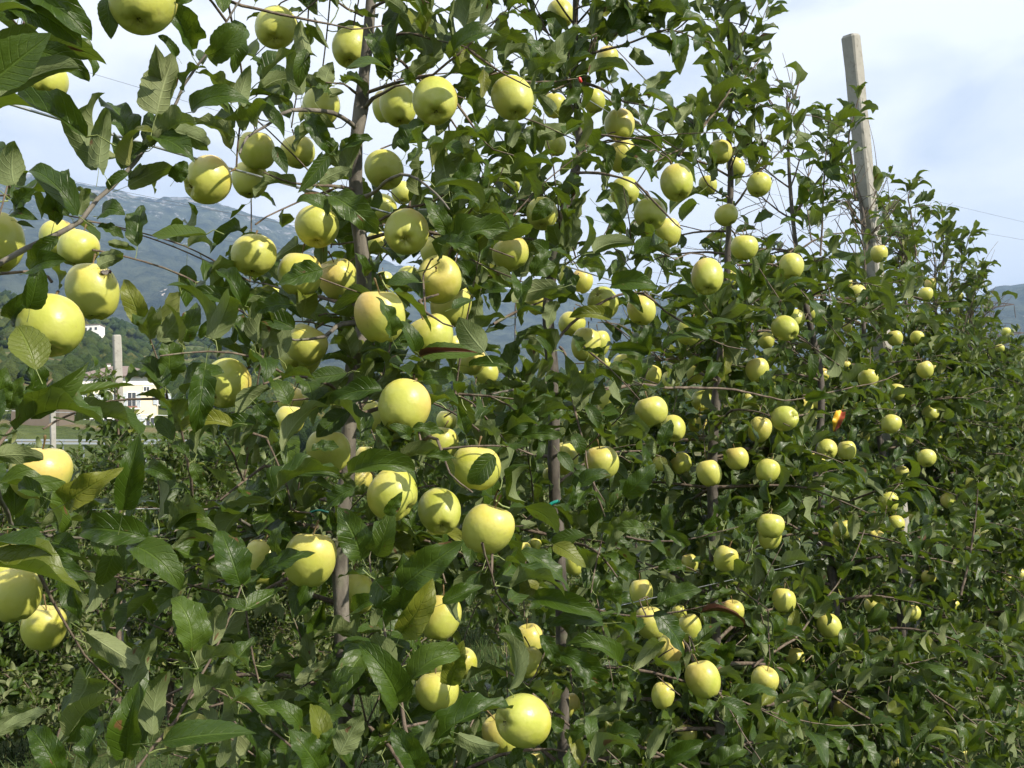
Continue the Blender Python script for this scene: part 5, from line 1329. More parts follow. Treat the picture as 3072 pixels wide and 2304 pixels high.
cover = np.array([[int(c) for c in r] for r in COVER.split()], float) / 9
def cover_at(px, py):
    gx, gy = np.clip(px / 96 - .5, 0, 30.999), np.clip(py / 96 - .5, 0, 22.999)
    i, j = gy.astype(int), gx.astype(int); fy, fx = gy - i, gx - j
    return (cover[i, j] * (1 - fx) + cover[i, j + 1] * fx) * (1 - fy) + (cover[i + 1, j] * (1 - fx) + cover[i + 1, j + 1] * fx) * fy
TRUNK_PX = []
POST_PX = [(2553 + (y - 112) * .102, y, 16, 4.9) for y in range(420, 900, 80)]
def prune(arr, rg, strength=1.0, maskit=True, expo=1.9):
    p, x, y, z, L, w, fl_ = arr
    keep = np.ones(len(p), bool)
    c = p + x * (L * .5)[:, None]
    px, py, D = project(c)
    inf = (px > -60) & (px < 3130) & (py > -60) & (py < 2360) & (D > .1)
    if maskit:
        cv = cover_at(px, py); pr = np.where(cv >= .97, 1.0, cv ** expo * strength); pr = np.where(fl_ > 0, np.maximum(pr, .88), pr)
        keep &= ~inf | (rg.random(len(p)) < pr)
    for t in (.1, .5, .9):
        q = p + x * (L * t)[:, None]
        qx, qy, qD = project(q)
        for s in range(0, len(APX), 40):
            d2 = (qx[:, None] - APX[s:s + 40]) ** 2 + (qy[:, None] - APY[s:s + 40]) ** 2
            rr = APR[s:s + 40] * 1.13
            hit = ((d2 < rr ** 2) & (qD[:, None] < APD[s:s + 40] + .02)).any(1)
            inside = (((q[:, None] - AC[s:s + 40]) ** 2).sum(-1) < (AR[s:s + 40] * 1.02) ** 2).any(1)
            small = ((d2 < rr ** 2) & (APR[s:s + 40] < 30)).any(1)
            keep &= ~(hit & (rg.random(len(p)) > np.where(small, .65, .02 if t == .5 else .10))) & ~inside
    for (tx, ty, tr, tD) in TRUNK_PX + POST_PX:
        hit = (np.abs(px - tx) < tr + 14) & (np.abs(py - ty) < 40) & (D < tD)
        keep &= ~(hit & (rg.random(len(p)) > .2))
    keep &= ~((D < .80) & inf) & ~((D < 1.12) & inf & (px > 300)) & ~((D < 1.22) & inf & (fl_ < 1) & (rg.random(len(p)) > .35)) & ~((D < 1.28) & inf & (px > 520) & (fl_ < 1))
    return keep

def crosses(C, skip=-1):
    """how many points of the twig C hide or enter an apple"""
    px, py, D = project(C); n = 0
    d2 = (px[:, None] - APX) ** 2 + (py[:, None] - APY) ** 2
    hit = (d2 < (APR * 1.0) ** 2) & (D[:, None] < APD + AR * .5)
    if skip >= 0: hit[:, skip] = False
    return int(hit.any(1).sum())
# ================================================================ trees
def row_trunk(D, off=0.0):
    q = rowA(D, 0, off); return q
TREES = {}
TREE_LABELS = {
 0: 'apple tree whose big-leaved boughs reach in from the left edge',
 1: 'main apple tree with the pale trunk between the largest golden apples',
 2: 'second apple tree with a bent trunk just beyond the main one',
 3: 'third apple tree with a thin straight trunk rising into the sky',
 4: 'fourth apple tree, between the thin straight trunk and the tall post',
 5: 'apple tree whose top shoots overlap the tall concrete post',
 6: 'apple tree just beyond the tall post with slender upright shoots',
 7: 'apple tree with two bare leafy spires against the pale sky beyond the post',
 8: 'apple tree with the last high shoot before the pylon',
 9: 'apple tree whose crown overlaps the lattice pylon',
 10: 'small far apple tree closing the row near the right edge',
 11: 'last visible apple tree at the very end of the row',
}
TREE_D = {0: 1.12, 1: 1.85, 2: 2.48, 3: 3.38, 4: 4.1, 5: 4.9, 6: 5.6, 7: 6.35, 8: 7.05, 9: 7.8, 10: 8.55, 11: 9.3}
TREE_H = {0: 2.6, 1: 3.1, 2: 3.2, 3: 3.2, 4: 3.3, 5: 3.35, 6: 3.15, 7: 3.1, 8: 3.0, 9: 2.7, 10: 2.55, 11: 2.5}
def tube_obj(name, C, r, mat, parent, n=7, rough=.03, knots=False, seed=0):
    V, f, t3 = tube_arrays(C, r, n, seed, rough, knots)
    return np_mesh(name, V, [f, t3], mat, parent)
NET = []          # points of the wood of each tree, for the fruit spurs
all_leaf = {}
for k, D in TREE_D.items():
    rg = np.random.default_rng(100 + k)
    base = row_trunk(D)
    base.z = ground_z(base.x, base.y) - .03
    tree = thing('apple_tree', TREE_LABELS[k], 'apple tree', 'apple trees of the near row')
    if k in TRUNKS:
        pts, tD = TRUNKS[k]
        path = [PT(t, x, y, tD) for (t, (x, y), w) in pts]; rad = [w / 2.16 / F * tD / 2 for (t, xy, w) in pts]
        low = path[-1]; path += [Vector((low.x * .97 + base.x * .03, low.y, low.z * .5)), Vector((low.x, low.y, base.z))]; rad += [rad[-1] * 1.1, rad[-1] * 1.4]
        for (t, (x, y), w) in pts:
            a, b = Z(t, x, y)
            if b < 1300 and k == 1: TRUNK_PX.append((a, b, w / 2.16 / 2, tD - .03))
    else:
        H = TREE_H[k]; path, rad = [], []
        for s in np.linspace(1, 0, 9):
            path.append(Vector((base.x + rg.normal(0, .02), base.y + rg.normal(0, .02), base.z + H * s))); rad.append(.004 + .02 * (1 - s) ** .8)
    C, rr = smooth_path(path, rad, .07)
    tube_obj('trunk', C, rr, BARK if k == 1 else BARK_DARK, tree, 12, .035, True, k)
    trunkC = C[::-1]
    lv = Leaves(); TW = []; nbranch = 0
    Llen = .070 if k == 0 else (.076 if k < 3 else .092)
    lv.flag = 1.0
    for (tile, pl, th, dens, d0, d1) in BOUGHS.get(k, []):
        n = len(pl)
        w3 = [PT(tile, x, y, d0 + (d1 - d0) * (i / (n - 1)) ** .8) for i, (x, y) in enumerate(pl)]
        r0 = th / 2.16 / F * (d0 + d1) / 4 * .82
        C, rr = smooth_path(w3, [max(.0011, r0 * (1 - .72 * i / (n - 1))) for i in range(n)], .03)
        C = C + np.cumsum(rg.normal(0, .0009, C.shape), axis=0) * (np.linspace(0, 1, len(C))[:, None] > .05)
        b = tube_obj('branch', C, rr, BARK_TWIG if th < 40 else BARK, tree, 8, .06, True, k * 31 + nbranch); nbranch += 1
        NET.append((C, k))
        scatter_on_path(lv, C, rg, dens * (1.35 if k < 4 else 1.15), Llen * (1 if k < 4 else .92), .08)
    lv.flag = 0.0
    # boughs that grow all round the trunk, each with side twigs
    H = TREE_H[k]; main = {0: 14, 1: 52, 2: 56, 3: 60}.get(k, 82)
    tz = trunkC[:, 2]
    for m_ in range(main):
        hgt = rg.uniform(.10, .97) * H if k > 2 else rg.uniform(.45, H * .97)
        i = int(np.argmin(np.abs(tz - hgt))); o0 = trunkC[i]
        if abs(tz[i] - hgt) > .2: continue
        az = rg.uniform(0, 6.28); rel = hgt / H
        if k < 4 and hgt > 1.95 and rg.random() < .25: continue
        reach = ((.78 if k < 3 else .95) - (.50 if k < 3 else .66) * rel) * (.6 if k == 0 else 1) * rg.uniform(.65, 1.15)
        if k in (1, 2) and math.sin(az) < -.5: reach *= .72
        lift = rg.uniform(.1, .75) if rel < .8 else rg.uniform(.8, 1.8)
        d = np.array([math.cos(az), math.sin(az), lift]); d /= np.linalg.norm(d)
        pts = [o0]; dd = d.copy()
        for s in range(5):
            dd = dd + np.array([0, 0, -.16 if rel < .8 else .05]) + rg.normal(0, .10, 3); dd /= np.linalg.norm(dd)
            pts.append(pts[-1] + dd * reach / 5)
        rbase = (.0035 + .0055 * (1 - rel)) * (.45 if k == 0 else (.75 if k < 3 else 1))
        C, rr = smooth_path(pts, list(np.linspace(rbase, .0013, 6)), .06)
        # drop wood that would stand alone in open sky
        px, py, D_ = project(C)
        vis = (px > 0) & (px < 3072) & (py > 0) & (py < 2304)
        cvm = cover_at(px, py)
        bad = vis & (cvm < .42)
        if bad.any():
            cut = int(np.argmax(bad))
            if cut < 4: continue
            C, rr = C[:cut], rr[:cut]
        if len(C) < 4 or (crosses(C) > 1 and rg.random() < .9): continue
        TW.append((C, rr)); NET.append((C, k))
        scatter_on_path(lv, C, rg, .75 if k < 3 else .58, Llen, .18)
        for s in range(rg.integers(3, 6)):
            j = int(rg.integers(1, len(C) - 1)); T = C[j] - C[j - 1]; T = T / np.linalg.norm(T)
            sd = T * rg.uniform(.2, .9) + rg.normal(0, .6, 3) + np.array([0, 0, rg.uniform(-.35, .8)]); sd /= np.linalg.norm(sd)
            ln = rg.uniform(.12, .36); pts = [C[j]]
            for q in range(3):
                sd = sd + rg.normal(0, .12, 3) + np.array([0, 0, -.06]); sd /= np.linalg.norm(sd); pts.append(pts[-1] + sd * ln / 3)
            c2, r2 = smooth_path(pts, [.0020, .0017, .0014, .0010], .05)
            px, py, D_ = project(c2); vis = (px > 0) & (px < 3072) & (py > 0) & (py < 2304)
            if (vis & (cover_at(px, py) < .36)).any() and rg.random() < .8: continue
            if crosses(c2) and rg.random() < .85: continue
            TW.append((c2, r2))
            scatter_on_path(lv, c2, rg, 1.0 if k < 3 else .72, Llen * .95, .1)
    all_leaf[k] = [tree, lv, TW]

# spurs that carry the fruit: from the nearest wood to the top of each apple
NP = np.vstack([c for c, k in NET]); NK = np.concatenate([np.full(len(c), k) for c, k in NET])
def axis_for(a, rg):
    """apple axis (stem end up); turned so that the calyx or the stem shows where the photo has it"""
    if a['cal'] is None:
        ax = Vector((rg.normal(0, .22), rg.normal(0, .22), 1)).normalized()
    else:
        u, v = a['cal']
        stem_side = a['label'].endswith('stem cavity faces forward')
        m = math.hypot(u, v); k = min(.97, m * 1.02)
        toward = math.sqrt(max(.02, 1 - (u * k / max(m, .01)) ** 2 - (v * k / max(m, .01)) ** 2))
        c = (rgt * (u * k / max(m, .01)) - upv * (v * k / max(m, .01)) - fwd * toward).normalized()
        ax = c if stem_side else -c
    return ax
for i, a in enumerate(apples):
    rg = np.random.default_rng(900 + i)
    a['axis'] = axis_for(a, rg)
    top_ = a['c'] + np.array(a['axis']) * a['r'] * a['asp'] * .98
    d2 = ((NP - top_) ** 2).sum(1) + np.where(NP[:, 2] < top_[2] - .02, .02, 0) + np.where((NP - CAMn) @ fwdn < (top_ - CAMn) @ fwdn, .01, 0)
    cand = np.argsort(d2)[:160:8]; best = None
    for j in cand:
        tgt = NP[j]; mid = (top_ + tgt) / 2 + fwdn * .05
        cr = crosses(np.array([top_ * .7 + mid * .3, mid, mid * .5 + tgt * .5]), i) + 4 * np.linalg.norm(tgt - top_)
        if best is None or cr < best[0] - .01: best = (cr, j)
    j = int(best[1]); tgt = NP[j]
    k = int(NK[j])
    if np.linalg.norm(tgt - top_) < .02 or np.linalg.norm(tgt - top_) > .8: continue
    s1 = top_ + np.array(a['axis']) * .018 + np.array([0, 0, .006])
    mid = (s1 + tgt) / 2 + np.array([0, 0, .02]) + rg.normal(0, .012, 3) + fwdn * .05
    C, rr = smooth_path([s1, s1 * .8 + mid * .2 + np.array([0, 0, .004]), mid, tgt], [.0018, .0016, .0017, .0020], .03)
    all_leaf[k][2].append((C, rr))
    scatter_on_path(all_leaf[k][1], C, rg, .75, .078, 0.0)

# prune, rank by how large each leaf shows, and build
built = {}
for k in TREE_D:
    tree, lv, TW = all_leaf[k]
    arr = lv.arrays(); rg = np.random.default_rng(300 + k)
    keep = prune(arr, rg, {0: .8, 1: 1.0, 2: .9}.get(k, .9), True, {0: 1.7, 1: 1.7, 2: 2.4, 3: 3.6, 4: 3.8}.get(k, 5.0))
    arr = tuple(a[keep] for a in arr)
    built[k] = arr
GW, GH, CELL = 440, 330, 7.0
zb = np.full(GW * GH, 1e9)
samples = {}
for k, arr in built.items():
    p, x, y, z, L, w, fl_ = arr
    cells, deps = [], []
    for t in (.15, .35, .55, .75, .92):
        for s in (-.16, 0, .16):
            q = p + x * (L * t)[:, None] + y * (L * s)[:, None]
            px, py, D = project(q)
            ci, cj = (px / CELL).astype(int), (py / CELL).astype(int)
            ok = (ci >= 0) & (ci < GW) & (cj >= 0) & (cj < GH) & (D > .1) & (px < 3072) & (py < 2304) & (px >= 0) & (py >= 0)
            c = np.where(ok, cj * GW + ci, -1)
            cells.append(c); deps.append(D)
            np.minimum.at(zb, c[ok], D[ok])
    samples[k] = (np.array(cells), np.array(deps))
for i in range(len(APX)):
    r = APR[i] * .9
    gx = np.arange(int((APX[i] - r) / CELL), int((APX[i] + r) / CELL) + 1); gy = np.arange(int((APY[i] - r) / CELL), int((APY[i] + r) / CELL) + 1)
    A, B = np.meshgrid(gx, gy); okk = (A >= 0) & (A < GW) & (B >= 0) & (B < GH)
    np.minimum.at(zb, (B * GW + A)[okk], APD[i] - AR[i] * .6)
n_single = 0
for k, arr in built.items():
    tree = all_leaf[k][0]
    p, x, y, z, L, w, fl_ = arr
    cells, deps = samples[k]
    visf = ((cells >= 0) & (deps <= zb[np.maximum(cells, 0)] + .012)).mean(0)
    vdir = p - CAMn; dist = np.linalg.norm(vdir, axis=1); face = np.abs((z * vdir).sum(1)) / dist
    score = visf * L * L * (face + .25) / dist ** 2
    hand = len(LEAVES.get(k, []))
    nmax = 300 - hand if L.mean() * F / TREE_D[k] > 30 else 0
    order = np.argsort(-score)
    single = order[:nmax]; single = single[score[single] > 0]
    rest = np.setdiff1d(np.arange(len(p)), single)
    rgk = random.Random(k)
    for i in single:
        lo = k >= 3
        o = bpy.data.objects.new('leaf', leaf_mesh(rgk.randrange(18 if lo else 26), rgk.random() < .35, lo))
        COL.objects.link(o); o.parent = tree
        o.matrix_local = leaf_matrix(p[i], x[i], y[i], z[i], L[i], w[i])
        n_single += 1
    vr = VAR_MID if k <= 3 else VAR_LO
    join_leaves('leaves', arr, rest, vr, tree, k, [LEAF, PETIOLE])
    TWk = all_leaf[k][2]
    # the thicker growing boughs as branches, the thin twigs joined
    order = sorted(range(len(TWk)), key=lambda i: -TWk[i][1][0] / max(.5, np.linalg.norm(TWk[i][0][0] - CAMn)))
    nb_ = 40 if k <= 3 else 25
    for i in order[:nb_]:
        tube_obj('branch', TWk[i][0], TWk[i][1], BARK_TWIG, tree, 6, .05, True, i)
    Vs, Fs, Ts = [], [], []; n0 = 0
    for i in order[nb_:]:
        V, f, t3 = tube_arrays(TWk[i][0], TWk[i][1], 5, i, .05)
        Vs.append(V); Fs.append(f + n0); Ts.append(t3 + n0); n0 += len(V)
    if Vs:
        o = np_mesh('twigs', np.vstack(Vs), [np.vstack(Fs), np.vstack(Ts)], BARK_TWIG, tree); o['kind'] = 'stuff'

# leaves traced from the photo, each an object
lr = random.Random(3)
def traced_leaf(tree, spec, mesh=None, name='leaf'):
    tile, bx, by, tx, ty, wr, mode, D = spec
    a, b = np.array(PT(tile, bx, by, D)), np.array(PT(tile, tx, ty, D + lr.uniform(-.02, .02)))
    x = b - a; L = np.linalg.norm(x); x = x / L
    view = (CAMn - a); view /= np.linalg.norm(view)
    up = np.array([0, 0, 1.])
    if mode == 't': n = view * 1.0 + up * .35 + SUNn * .25 + np.array([lr.gauss(0, .25) for _ in range(3)])
    elif mode == 'b': n = -view * 1.0 + up * .2 + np.array([lr.gauss(0, .22) for _ in range(3)])
    elif mode == 'u': n = up * .9 + view * .55
    else: n = up * .9 - view * .5
    y = np.cross(n, x); y /= np.linalg.norm(y); z = np.cross(x, y)
    wf = wr * 1.08
    if mode in 'ud': wf *= 1.5
    o = bpy.data.objects.new(name, mesh or leaf_mesh(lr.randrange(26), lr.random() < .3))
    COL.objects.link(o); o.parent = tree
    o.matrix_local = leaf_matrix(a, x, y, z, L, wf)
    return o
for k, ls in LEAVES.items():
    for s in ls: traced_leaf(all_leaf[k][0], s)
dry_mesh = leaf_mesh(0, False).copy(); dry_mesh.materials.clear(); dry_mesh.materials.append(LEAF_DRY); dry_mesh.materials.append(LEAF_DRY)
for i, s in enumerate(DRY):
    o = traced_leaf(all_leaf[1 + i][0], s, dry_mesh); o['label'] = 'brown dry leaf edge'
autumn = NT('autumn_leaf'); _o = autumn.n('ShaderNodeUVMap').outputs[0]
_s = autumn.n('ShaderNodeSeparateXYZ', {0: _o}).outputs
_c = autumn.mix(autumn.ramp(_s[1], [(.45, 0.0), (.6, 1.0)]), (.72, .42, .02), (.28, .05, .02))
autumn = autumn.done(autumn.bsdf(_c, .5, .4))
am = leaf_mesh(1, False).copy(); am.materials.clear(); am.materials.append(autumn); am.materials.append(autumn)
o = traced_leaf(all_leaf[4][0], ((3, 1), 475, 1005, 425, 1140, .42, 't', 3.55), am); o['label'] = 'yellow and red autumn leaf'

# ================================================================ the apples themselves
def apple_mesh(seed):
    rg = np.random.default_rng(seed); nt_, npz = 28, 22
    V = []
    lob = rg.uniform(.008, .026); ph = rg.uniform(0, 6.28); tall = rg.uniform(.95, 1.03); cone = rg.uniform(.02, .08); lop = rg.uniform(-.08, .08, 2)
    for i in range(npz + 1):
        th = math.pi * i / npz
        for j in range(nt_):
            g = 2 * math.pi * j / nt_
            rr = math.sin(th) ** .90; zz = math.cos(th)
            st = math.exp(-(th / .30) ** 2); ca = math.exp(-((math.pi - th) / .27) ** 2)
            z = zz * (.93 * tall) - .30 * st + .21 * ca
            z += lob * 1.2 * math.cos(5 * g + ph) * math.exp(-((th - 2.72) / .30) ** 2)
            rr *= (1 + cone * zz - .02) * (1 + lob * math.cos(5 * g + ph) * max(0, -zz + .2) * .6)
            x, y = rr * math.cos(g), rr * math.sin(g)
            V.append((x + lop[0] * zz, y + lop[1] * zz, z))
    Fq = []
    for i in range(npz):
        for j in range(nt_):
            j2 = (j + 1) % nt_
            Fq.append((i * nt_ + j, (i + 1) * nt_ + j, (i + 1) * nt_ + j2, i * nt_ + j2))
    V = np.array(V); rmax = np.linalg.norm(V[:, :2], axis=1).max(); V[:, :2] /= rmax; V[:, 2] /= np.abs(V[:, 2]).max() * 1.03
    return V, np.array(Fq)
APM, STM, CLM = [], [], []
for s in range(7):
    V, Q = apple_mesh(40 + s); o = np_mesh('apple', V, [Q], APPLE); APM.append(o.data); bpy.data.objects.remove(o)
for s in range(3):
    rg = np.random.default_rng(s)
    C, r_ = smooth_path([(0, 0, .55), (.02, .01, .85), (.06 + .05 * s, .03, 1.18), (.10 + .08 * s, .02, 1.42)], [.034, .030, .032, .055], .12)
    V, f, t3 = tube_arrays(C, r_, 6, s, .05); o = np_mesh('stem', V, [f, t3], STEM); STM.append(o.data); bpy.data.objects.remove(o)
m = MB()
for q in range(5):
    g = q / 5 * 6.283; d = Vector((math.cos(g), math.sin(g), 0)); b = len(m.v); pz_ = Vector((-d.y, d.x, 0))
    m.v += [d * .05 + pz_ * .05 + Vector((0, 0, -.72)), d * .05 - pz_ * .05 + Vector((0, 0, -.72)), d * .13 + Vector((0, 0, -.80)), d * .05 + Vector((0, 0, -.90))]
    m.f += [(b, b + 1, b + 2), (b + 1, b + 3, b + 2), (b, b + 2, b + 3)]
m.bar((0, 0, -.60), (0, 0, -.74), .10, 7)
o = m.build('calyx', CALYX, None, True); CLM = o.data; bpy.data.objects.remove(o)
MARKS = [(340, 880, 'the apple with the fly'), (165, 977, 'the big apple under the fly apple'), (118, 1415, 'the big left edge apple'), (1317, 840, 'the apple showing its stem'),
 (1140, 950, 'the apple crossed by a ragged leaf'), (1212, 1220, 'the large smooth golden apple'), (1427, 1403, 'the apple behind a black leaf'), (930, 1680, 'the bright full low apple'), (902, 1068, 'the green apple with facing calyx'),
 (1568, 2162, 'the largest bottom apple'), (1809, 907, 'the apple with a dark hole'), (1955, 1233, 'the wide apple on the long branch'), (1806, 1387, 'the freckled apple'), (2130, 1465, 'the dark green spotlit apple'), (2121, 829, 'the large rosy apple'),
 (2005, 1954, 'the apple with a dry leaf'), (2109, 2038, 'the apple under the forked twig'), (2177, 1677, 'the bright smooth low apple'), (2355, 985, 'the fourth tree pair'), (2481, 1348, 'the trio before the post'),
 (2515, 1265, 'the red and yellow leaf'), (2645, 975, 'the foot of the post'), (2690, 1173, 'the golden-pink apple beyond the post'), (2776, 1109, 'the small pair beyond the post'), (2785, 870, 'the two stacked sky apples'),
 (2970, 1000, 'the pylon'), (2792, 1240, 'the green apple with a lit shoulder'), (2780, 1374, 'the apple ringed by a leaf shadow'), (2666, 1505, 'the softly lit low far apple'), (2510, 1495, 'the round apple alone in dark leaves'), (2630, 1618, 'the apple at the whitish twig'),
 (2531, 2134, 'the dark oval bottom apple'), (3057, 1723, 'the right edge apple'), (2894, 2279, 'the lowest apple over bare ground'), (2312, 2040, 'the clean yellow low apple'), (3000, 1282, 'the orange-capped tiny apple'), (740, 1100, 'the apple with a long leaf shadow')]
for a in apples:
    if a['own']: a['final'] = a['label']; continue
    m_ = min(MARKS, key=lambda q: math.hypot(q[0] - a['px'], q[1] - a['py'])); dx, dy = a['px'] - m_[0], a['py'] - m_[1]
    v = '' if abs(dy) < .4 * abs(dx) else ('above' if dy < 0 else 'below'); hh = '' if abs(dx) < .4 * abs(dy) else ('left' if dx < 0 else 'right')
    wh = (v + (' and ' if v and hh else '') + (hh + ' of' if hh else '')) or 'beside'
    a['key'] = (wh, m_[2]); a['dm'] = math.hypot(dx, dy)
    a['kind_'] = {S: 'half hidden apple', FAR: 'tiny far apple', LOWF: 'low shaded apple', INN: 'leaf-shaded apple'}[a['label']]
for a in apples:
    if a['own']: continue
    same = sorted((b for b in apples if not b['own'] and b['key'] == a['key'] and b['kind_'] == a['kind_']), key=lambda b: b['dm'])
    pre = '' if len(same) == 1 else (['nearer', 'farther'] if len(same) == 2 else ['nearest', 'second nearest', 'third nearest', 'fourth nearest', 'fifth nearest', 'sixth nearest', 'seventh nearest', 'eighth nearest', 'ninth nearest', 'tenth nearest'])[min(9, [b is a for b in same].index(True))] + ' '
    a['final'] = pre + a['kind_'] + ' ' + a['key'][0] + ' ' + a['key'][1]
APPLE_OBJ = []
for i, a in enumerate(apples):
    rg = random.Random(i)
    o = bpy.data.objects.new('apple', APM[rg.randrange(7)])
    COL.objects.link(o)
    axz = a['axis']; axx = Vector((1, .2, 0)).cross(axz).normalized(); axx = Matrix.Rotation(rg.uniform(0, 6.28), 3, axz) @ axx; axy = axz.cross(axx)
    r = a['r']; rz = r * a['asp']
    o.matrix_world = Matrix(((axx.x * r, axy.x * r, axz.x * rz, a['c'][0]), (axx.y * r, axy.y * r, axz.y * rz, a['c'][1]), (axx.z * r, axy.z * r, axz.z * rz, a['c'][2]), (0, 0, 0, 1)))
    g = 'golden apples hanging on the trees' if a['own'] else SHARED_GROUPS[a['label']]
    tag(o, a['final'], 'apple', g)
    if APR[i] > 12:
        for nm, me in (('stem', STM[rg.randrange(3)]), ('calyx', CLM)):
            c = bpy.data.objects.new(nm, me); COL.objects.link(c); c.parent = o
    APPLE_OBJ.append(o)

# ---------------------------------------------------------------- the fly
fa = next(a for a in apples if 'fly sitting' in a['label'])
fo = APPLE_OBJ[apples.index(fa)]
fpx, fpy = Z((0, 1), 678, 112)
bpy.context.view_layer.update()
dirw = (P(fpx, fpy, 1) - CAM).normalized()
inv = fo.matrix_world.inverted()
ok, loc, nrm, _ = fo.ray_cast(inv @ CAM, (inv.to_3x3() @ dirw).normalized())
hit = fo.matrix_world @ loc if ok else P(fpx, fpy, fa['D'] - fa['r'])
fn = (fo.matrix_world.to_3x3().inverted().transposed() @ nrm).normalized() if ok else -fwd
head = (rgt * .83 + upv * .55); head = (head - fn * head.dot(fn)).normalized(); side = fn.cross(head)
fly = thing('fly', 'grey hairy fly standing on a bright apple', 'fly', loc=hit)
fly.scale = (1.6, 1.6, 1.6)
FB = simple_mat('fly_body', (.07, .06, .05), .6, .4, 400, .6); FH = simple_mat('fly_head', (.09, .02, .012), .4)
FW = NT('fly_wing'); FW = FW.done(FW.n('ShaderNodeMixShader', {0: .55, 1: FW.bsdf((.30, .27, .24), .3, .6), 2: FW.n('ShaderNodeBsdfTransparent').outputs[0]}).outputs[0])
def ell(name, c, rx, ry, rz, mat, par):
    V, Fc = [], []
    for i in range(9):
        th = math.pi * i / 8
        for j in range(10):
            g = 2 * math.pi * j / 10
            V.append(c + head * math.cos(th) * rx + side * math.sin(th) * math.cos(g) * ry + fn * math.sin(th) * math.sin(g) * rz)
    for i in range(8):
        for j in range(10): Fc.append((i * 10 + j, i * 10 + (j + 1) % 10, i * 10 + 10 + (j + 1) % 10, i * 10 + 10 + j))
    ob = mesh_obj(name, [v - hit for v in V], Fc, mat, par); return ob
k = .0011
ell('thorax', hit + fn * .0022 + head * .0016, .0027, .0019, .0018, FB, fly)
ell('abdomen', hit + fn * .0020 - head * .0026, .0033, .0021, .0018, FB, fly)
ell('head', hit + fn * .0022 + head * .0050, .0013, .0018, .0014, FH, fly)
for s in (-1, 1):
    V = [hit + fn * .0038 + head * .002 + side * s * .0006 - hit]
    for q in range(7):
        t = q / 6; V.append(fn * (.0038 + .0003 * t) + head * (.002 - .0085 * t) + side * s * (.0008 + .0034 * math.sin(t * 2.6)))
    for q in range(6, -1, -1):
        t = q / 6; V.append(fn * .0037 + head * (.002 - .0085 * t) + side * s * (.0004 + .0006 * t))
    mesh_obj('wing', V, [tuple(range(len(V)))], FW, fly)
    for off, ang in ((.003, .7), (.001, 0.0), (-.001, -.8)):
        mb = MB(); a0 = fn * .0018 + head * off + side * s * .0012; kn = a0 + fn * .0012 + side * s * .0026 + head * ang * .002; ft = side * s * .0062 + head * (off + ang * .0045) + fn * -.0003
        mb.bar(a0, kn, .00028, 4); mb.bar(kn, ft, .0002, 4); mb.build('leg', FB, fly)

# ---------------------------------------------------------------- ties that hold boughs to the wires
TEAL = simple_mat('teal_plastic', (.02, .30, .24), .4); REDP = simple_mat('red_plastic', (.55, .04, .03), .4)
def tie(label, a, b, mat, r=.002):
    C, rr = smooth_path([a, (Vector(a) + Vector(b)) / 2 + Vector((0, 0, .004)), b], [r, r, r], .006)
    V, f, t3 = tube_arrays(C, rr, 6); tag(np_mesh('plant_tie', V, [f, t3], mat), label, 'tie', 'plastic plant ties')
tie('teal plastic tie on a wire beside the second trunk', PT((2, 1), 215, 1642, 2.2), PT((2, 1), 300, 1590, 2.2), TEAL, .004)
tie('red plastic tie round a branch high in the second tree', PT((2, 0), 432, 508, 2.15), PT((2, 0), 446, 530, 2.15), REDP, .004)
tie('dark teal tie on the lower trunk of the main tree', PT((1, 2), 345, 5, 1.7), PT((1, 2), 470, 3, 1.7), simple_mat('dark_teal_plastic', (.01, .09, .075), .5), .002)

# ================================================================ second and third row, behind on the other side of the grass
def small_tree(seed, H, n_main, dens, lean=0):
    rg = np.random.default_rng(seed); lv = Leaves(); TW = []
    C, rr = smooth_path([(0, 0, -.03), (.01, .01, H * .35), (.02 + lean * .3, 0, H * .7), (lean, .01, H)], [.026, .021, .014, .004], .12)
    for _ in range(n_main):
        h = rg.uniform(.12, .98) * H; i = int(np.argmin(abs(C[:, 2] - h))); az = rg.uniform(0, 6.28)
        reach = (.85 - .55 * h / H) * rg.uniform(.6, 1.1)
        d = np.array([math.cos(az), math.sin(az), rg.uniform(-.1, .6) if h < H * .85 else 1.6]); d /= np.linalg.norm(d)
        pts = [C[i]]
        for s in range(4):
            d = d + np.array([0, 0, -.15]) + rg.normal(0, .12, 3); d /= np.linalg.norm(d); pts.append(pts[-1] + d * reach / 4)
        c, r = smooth_path(pts, [.007, .005, .004, .003, .0015], .12); TW.append((c, r))
        scatter_on_path(lv, c, rg, dens, .085, .1)
        for s in range(3):
            j = int(rg.integers(1, len(c))); sd = rg.normal(0, 1, 3) + np.array([0, 0, .2]); sd /= np.linalg.norm(sd)
            c2, r2 = smooth_path([c[j], c[j] + sd * .12, c[j] + sd * .26 + rg.normal(0, .03, 3)], [.003, .002, .001], .1); TW.append((c2, r2))
            scatter_on_path(lv, c2, rg, dens, .082, 0)
    return C, rr, TW, lv.arrays()
def build_small(spec, label, group, loc):
    C, rr, TW, arr = spec
    t = thing('apple_tree', label, 'apple tree', group, loc)
    tube_obj('trunk', C, rr, BARK_TWIG, t, 8, .04, True, 1)
    Vs, Fs, Ts = [], [], []; n0 = 0
    for i, (c, r) in enumerate(TW):
        V, f, t3 = tube_arrays(c, r, 4, i, .05); Vs.append(V); Fs.append(f + n0); Ts.append(t3 + n0); n0 += len(V)
    o = np_mesh('twigs', np.vstack(Vs), [np.vstack(Fs), np.vstack(Ts)], BARK_TWIG, t); o['kind'] = 'stuff'
    join_leaves('leaves', arr, np.arange(len(arr[0])), VAR_LO, t, 5, [LEAF_PALE, PETIOLE])
    return t
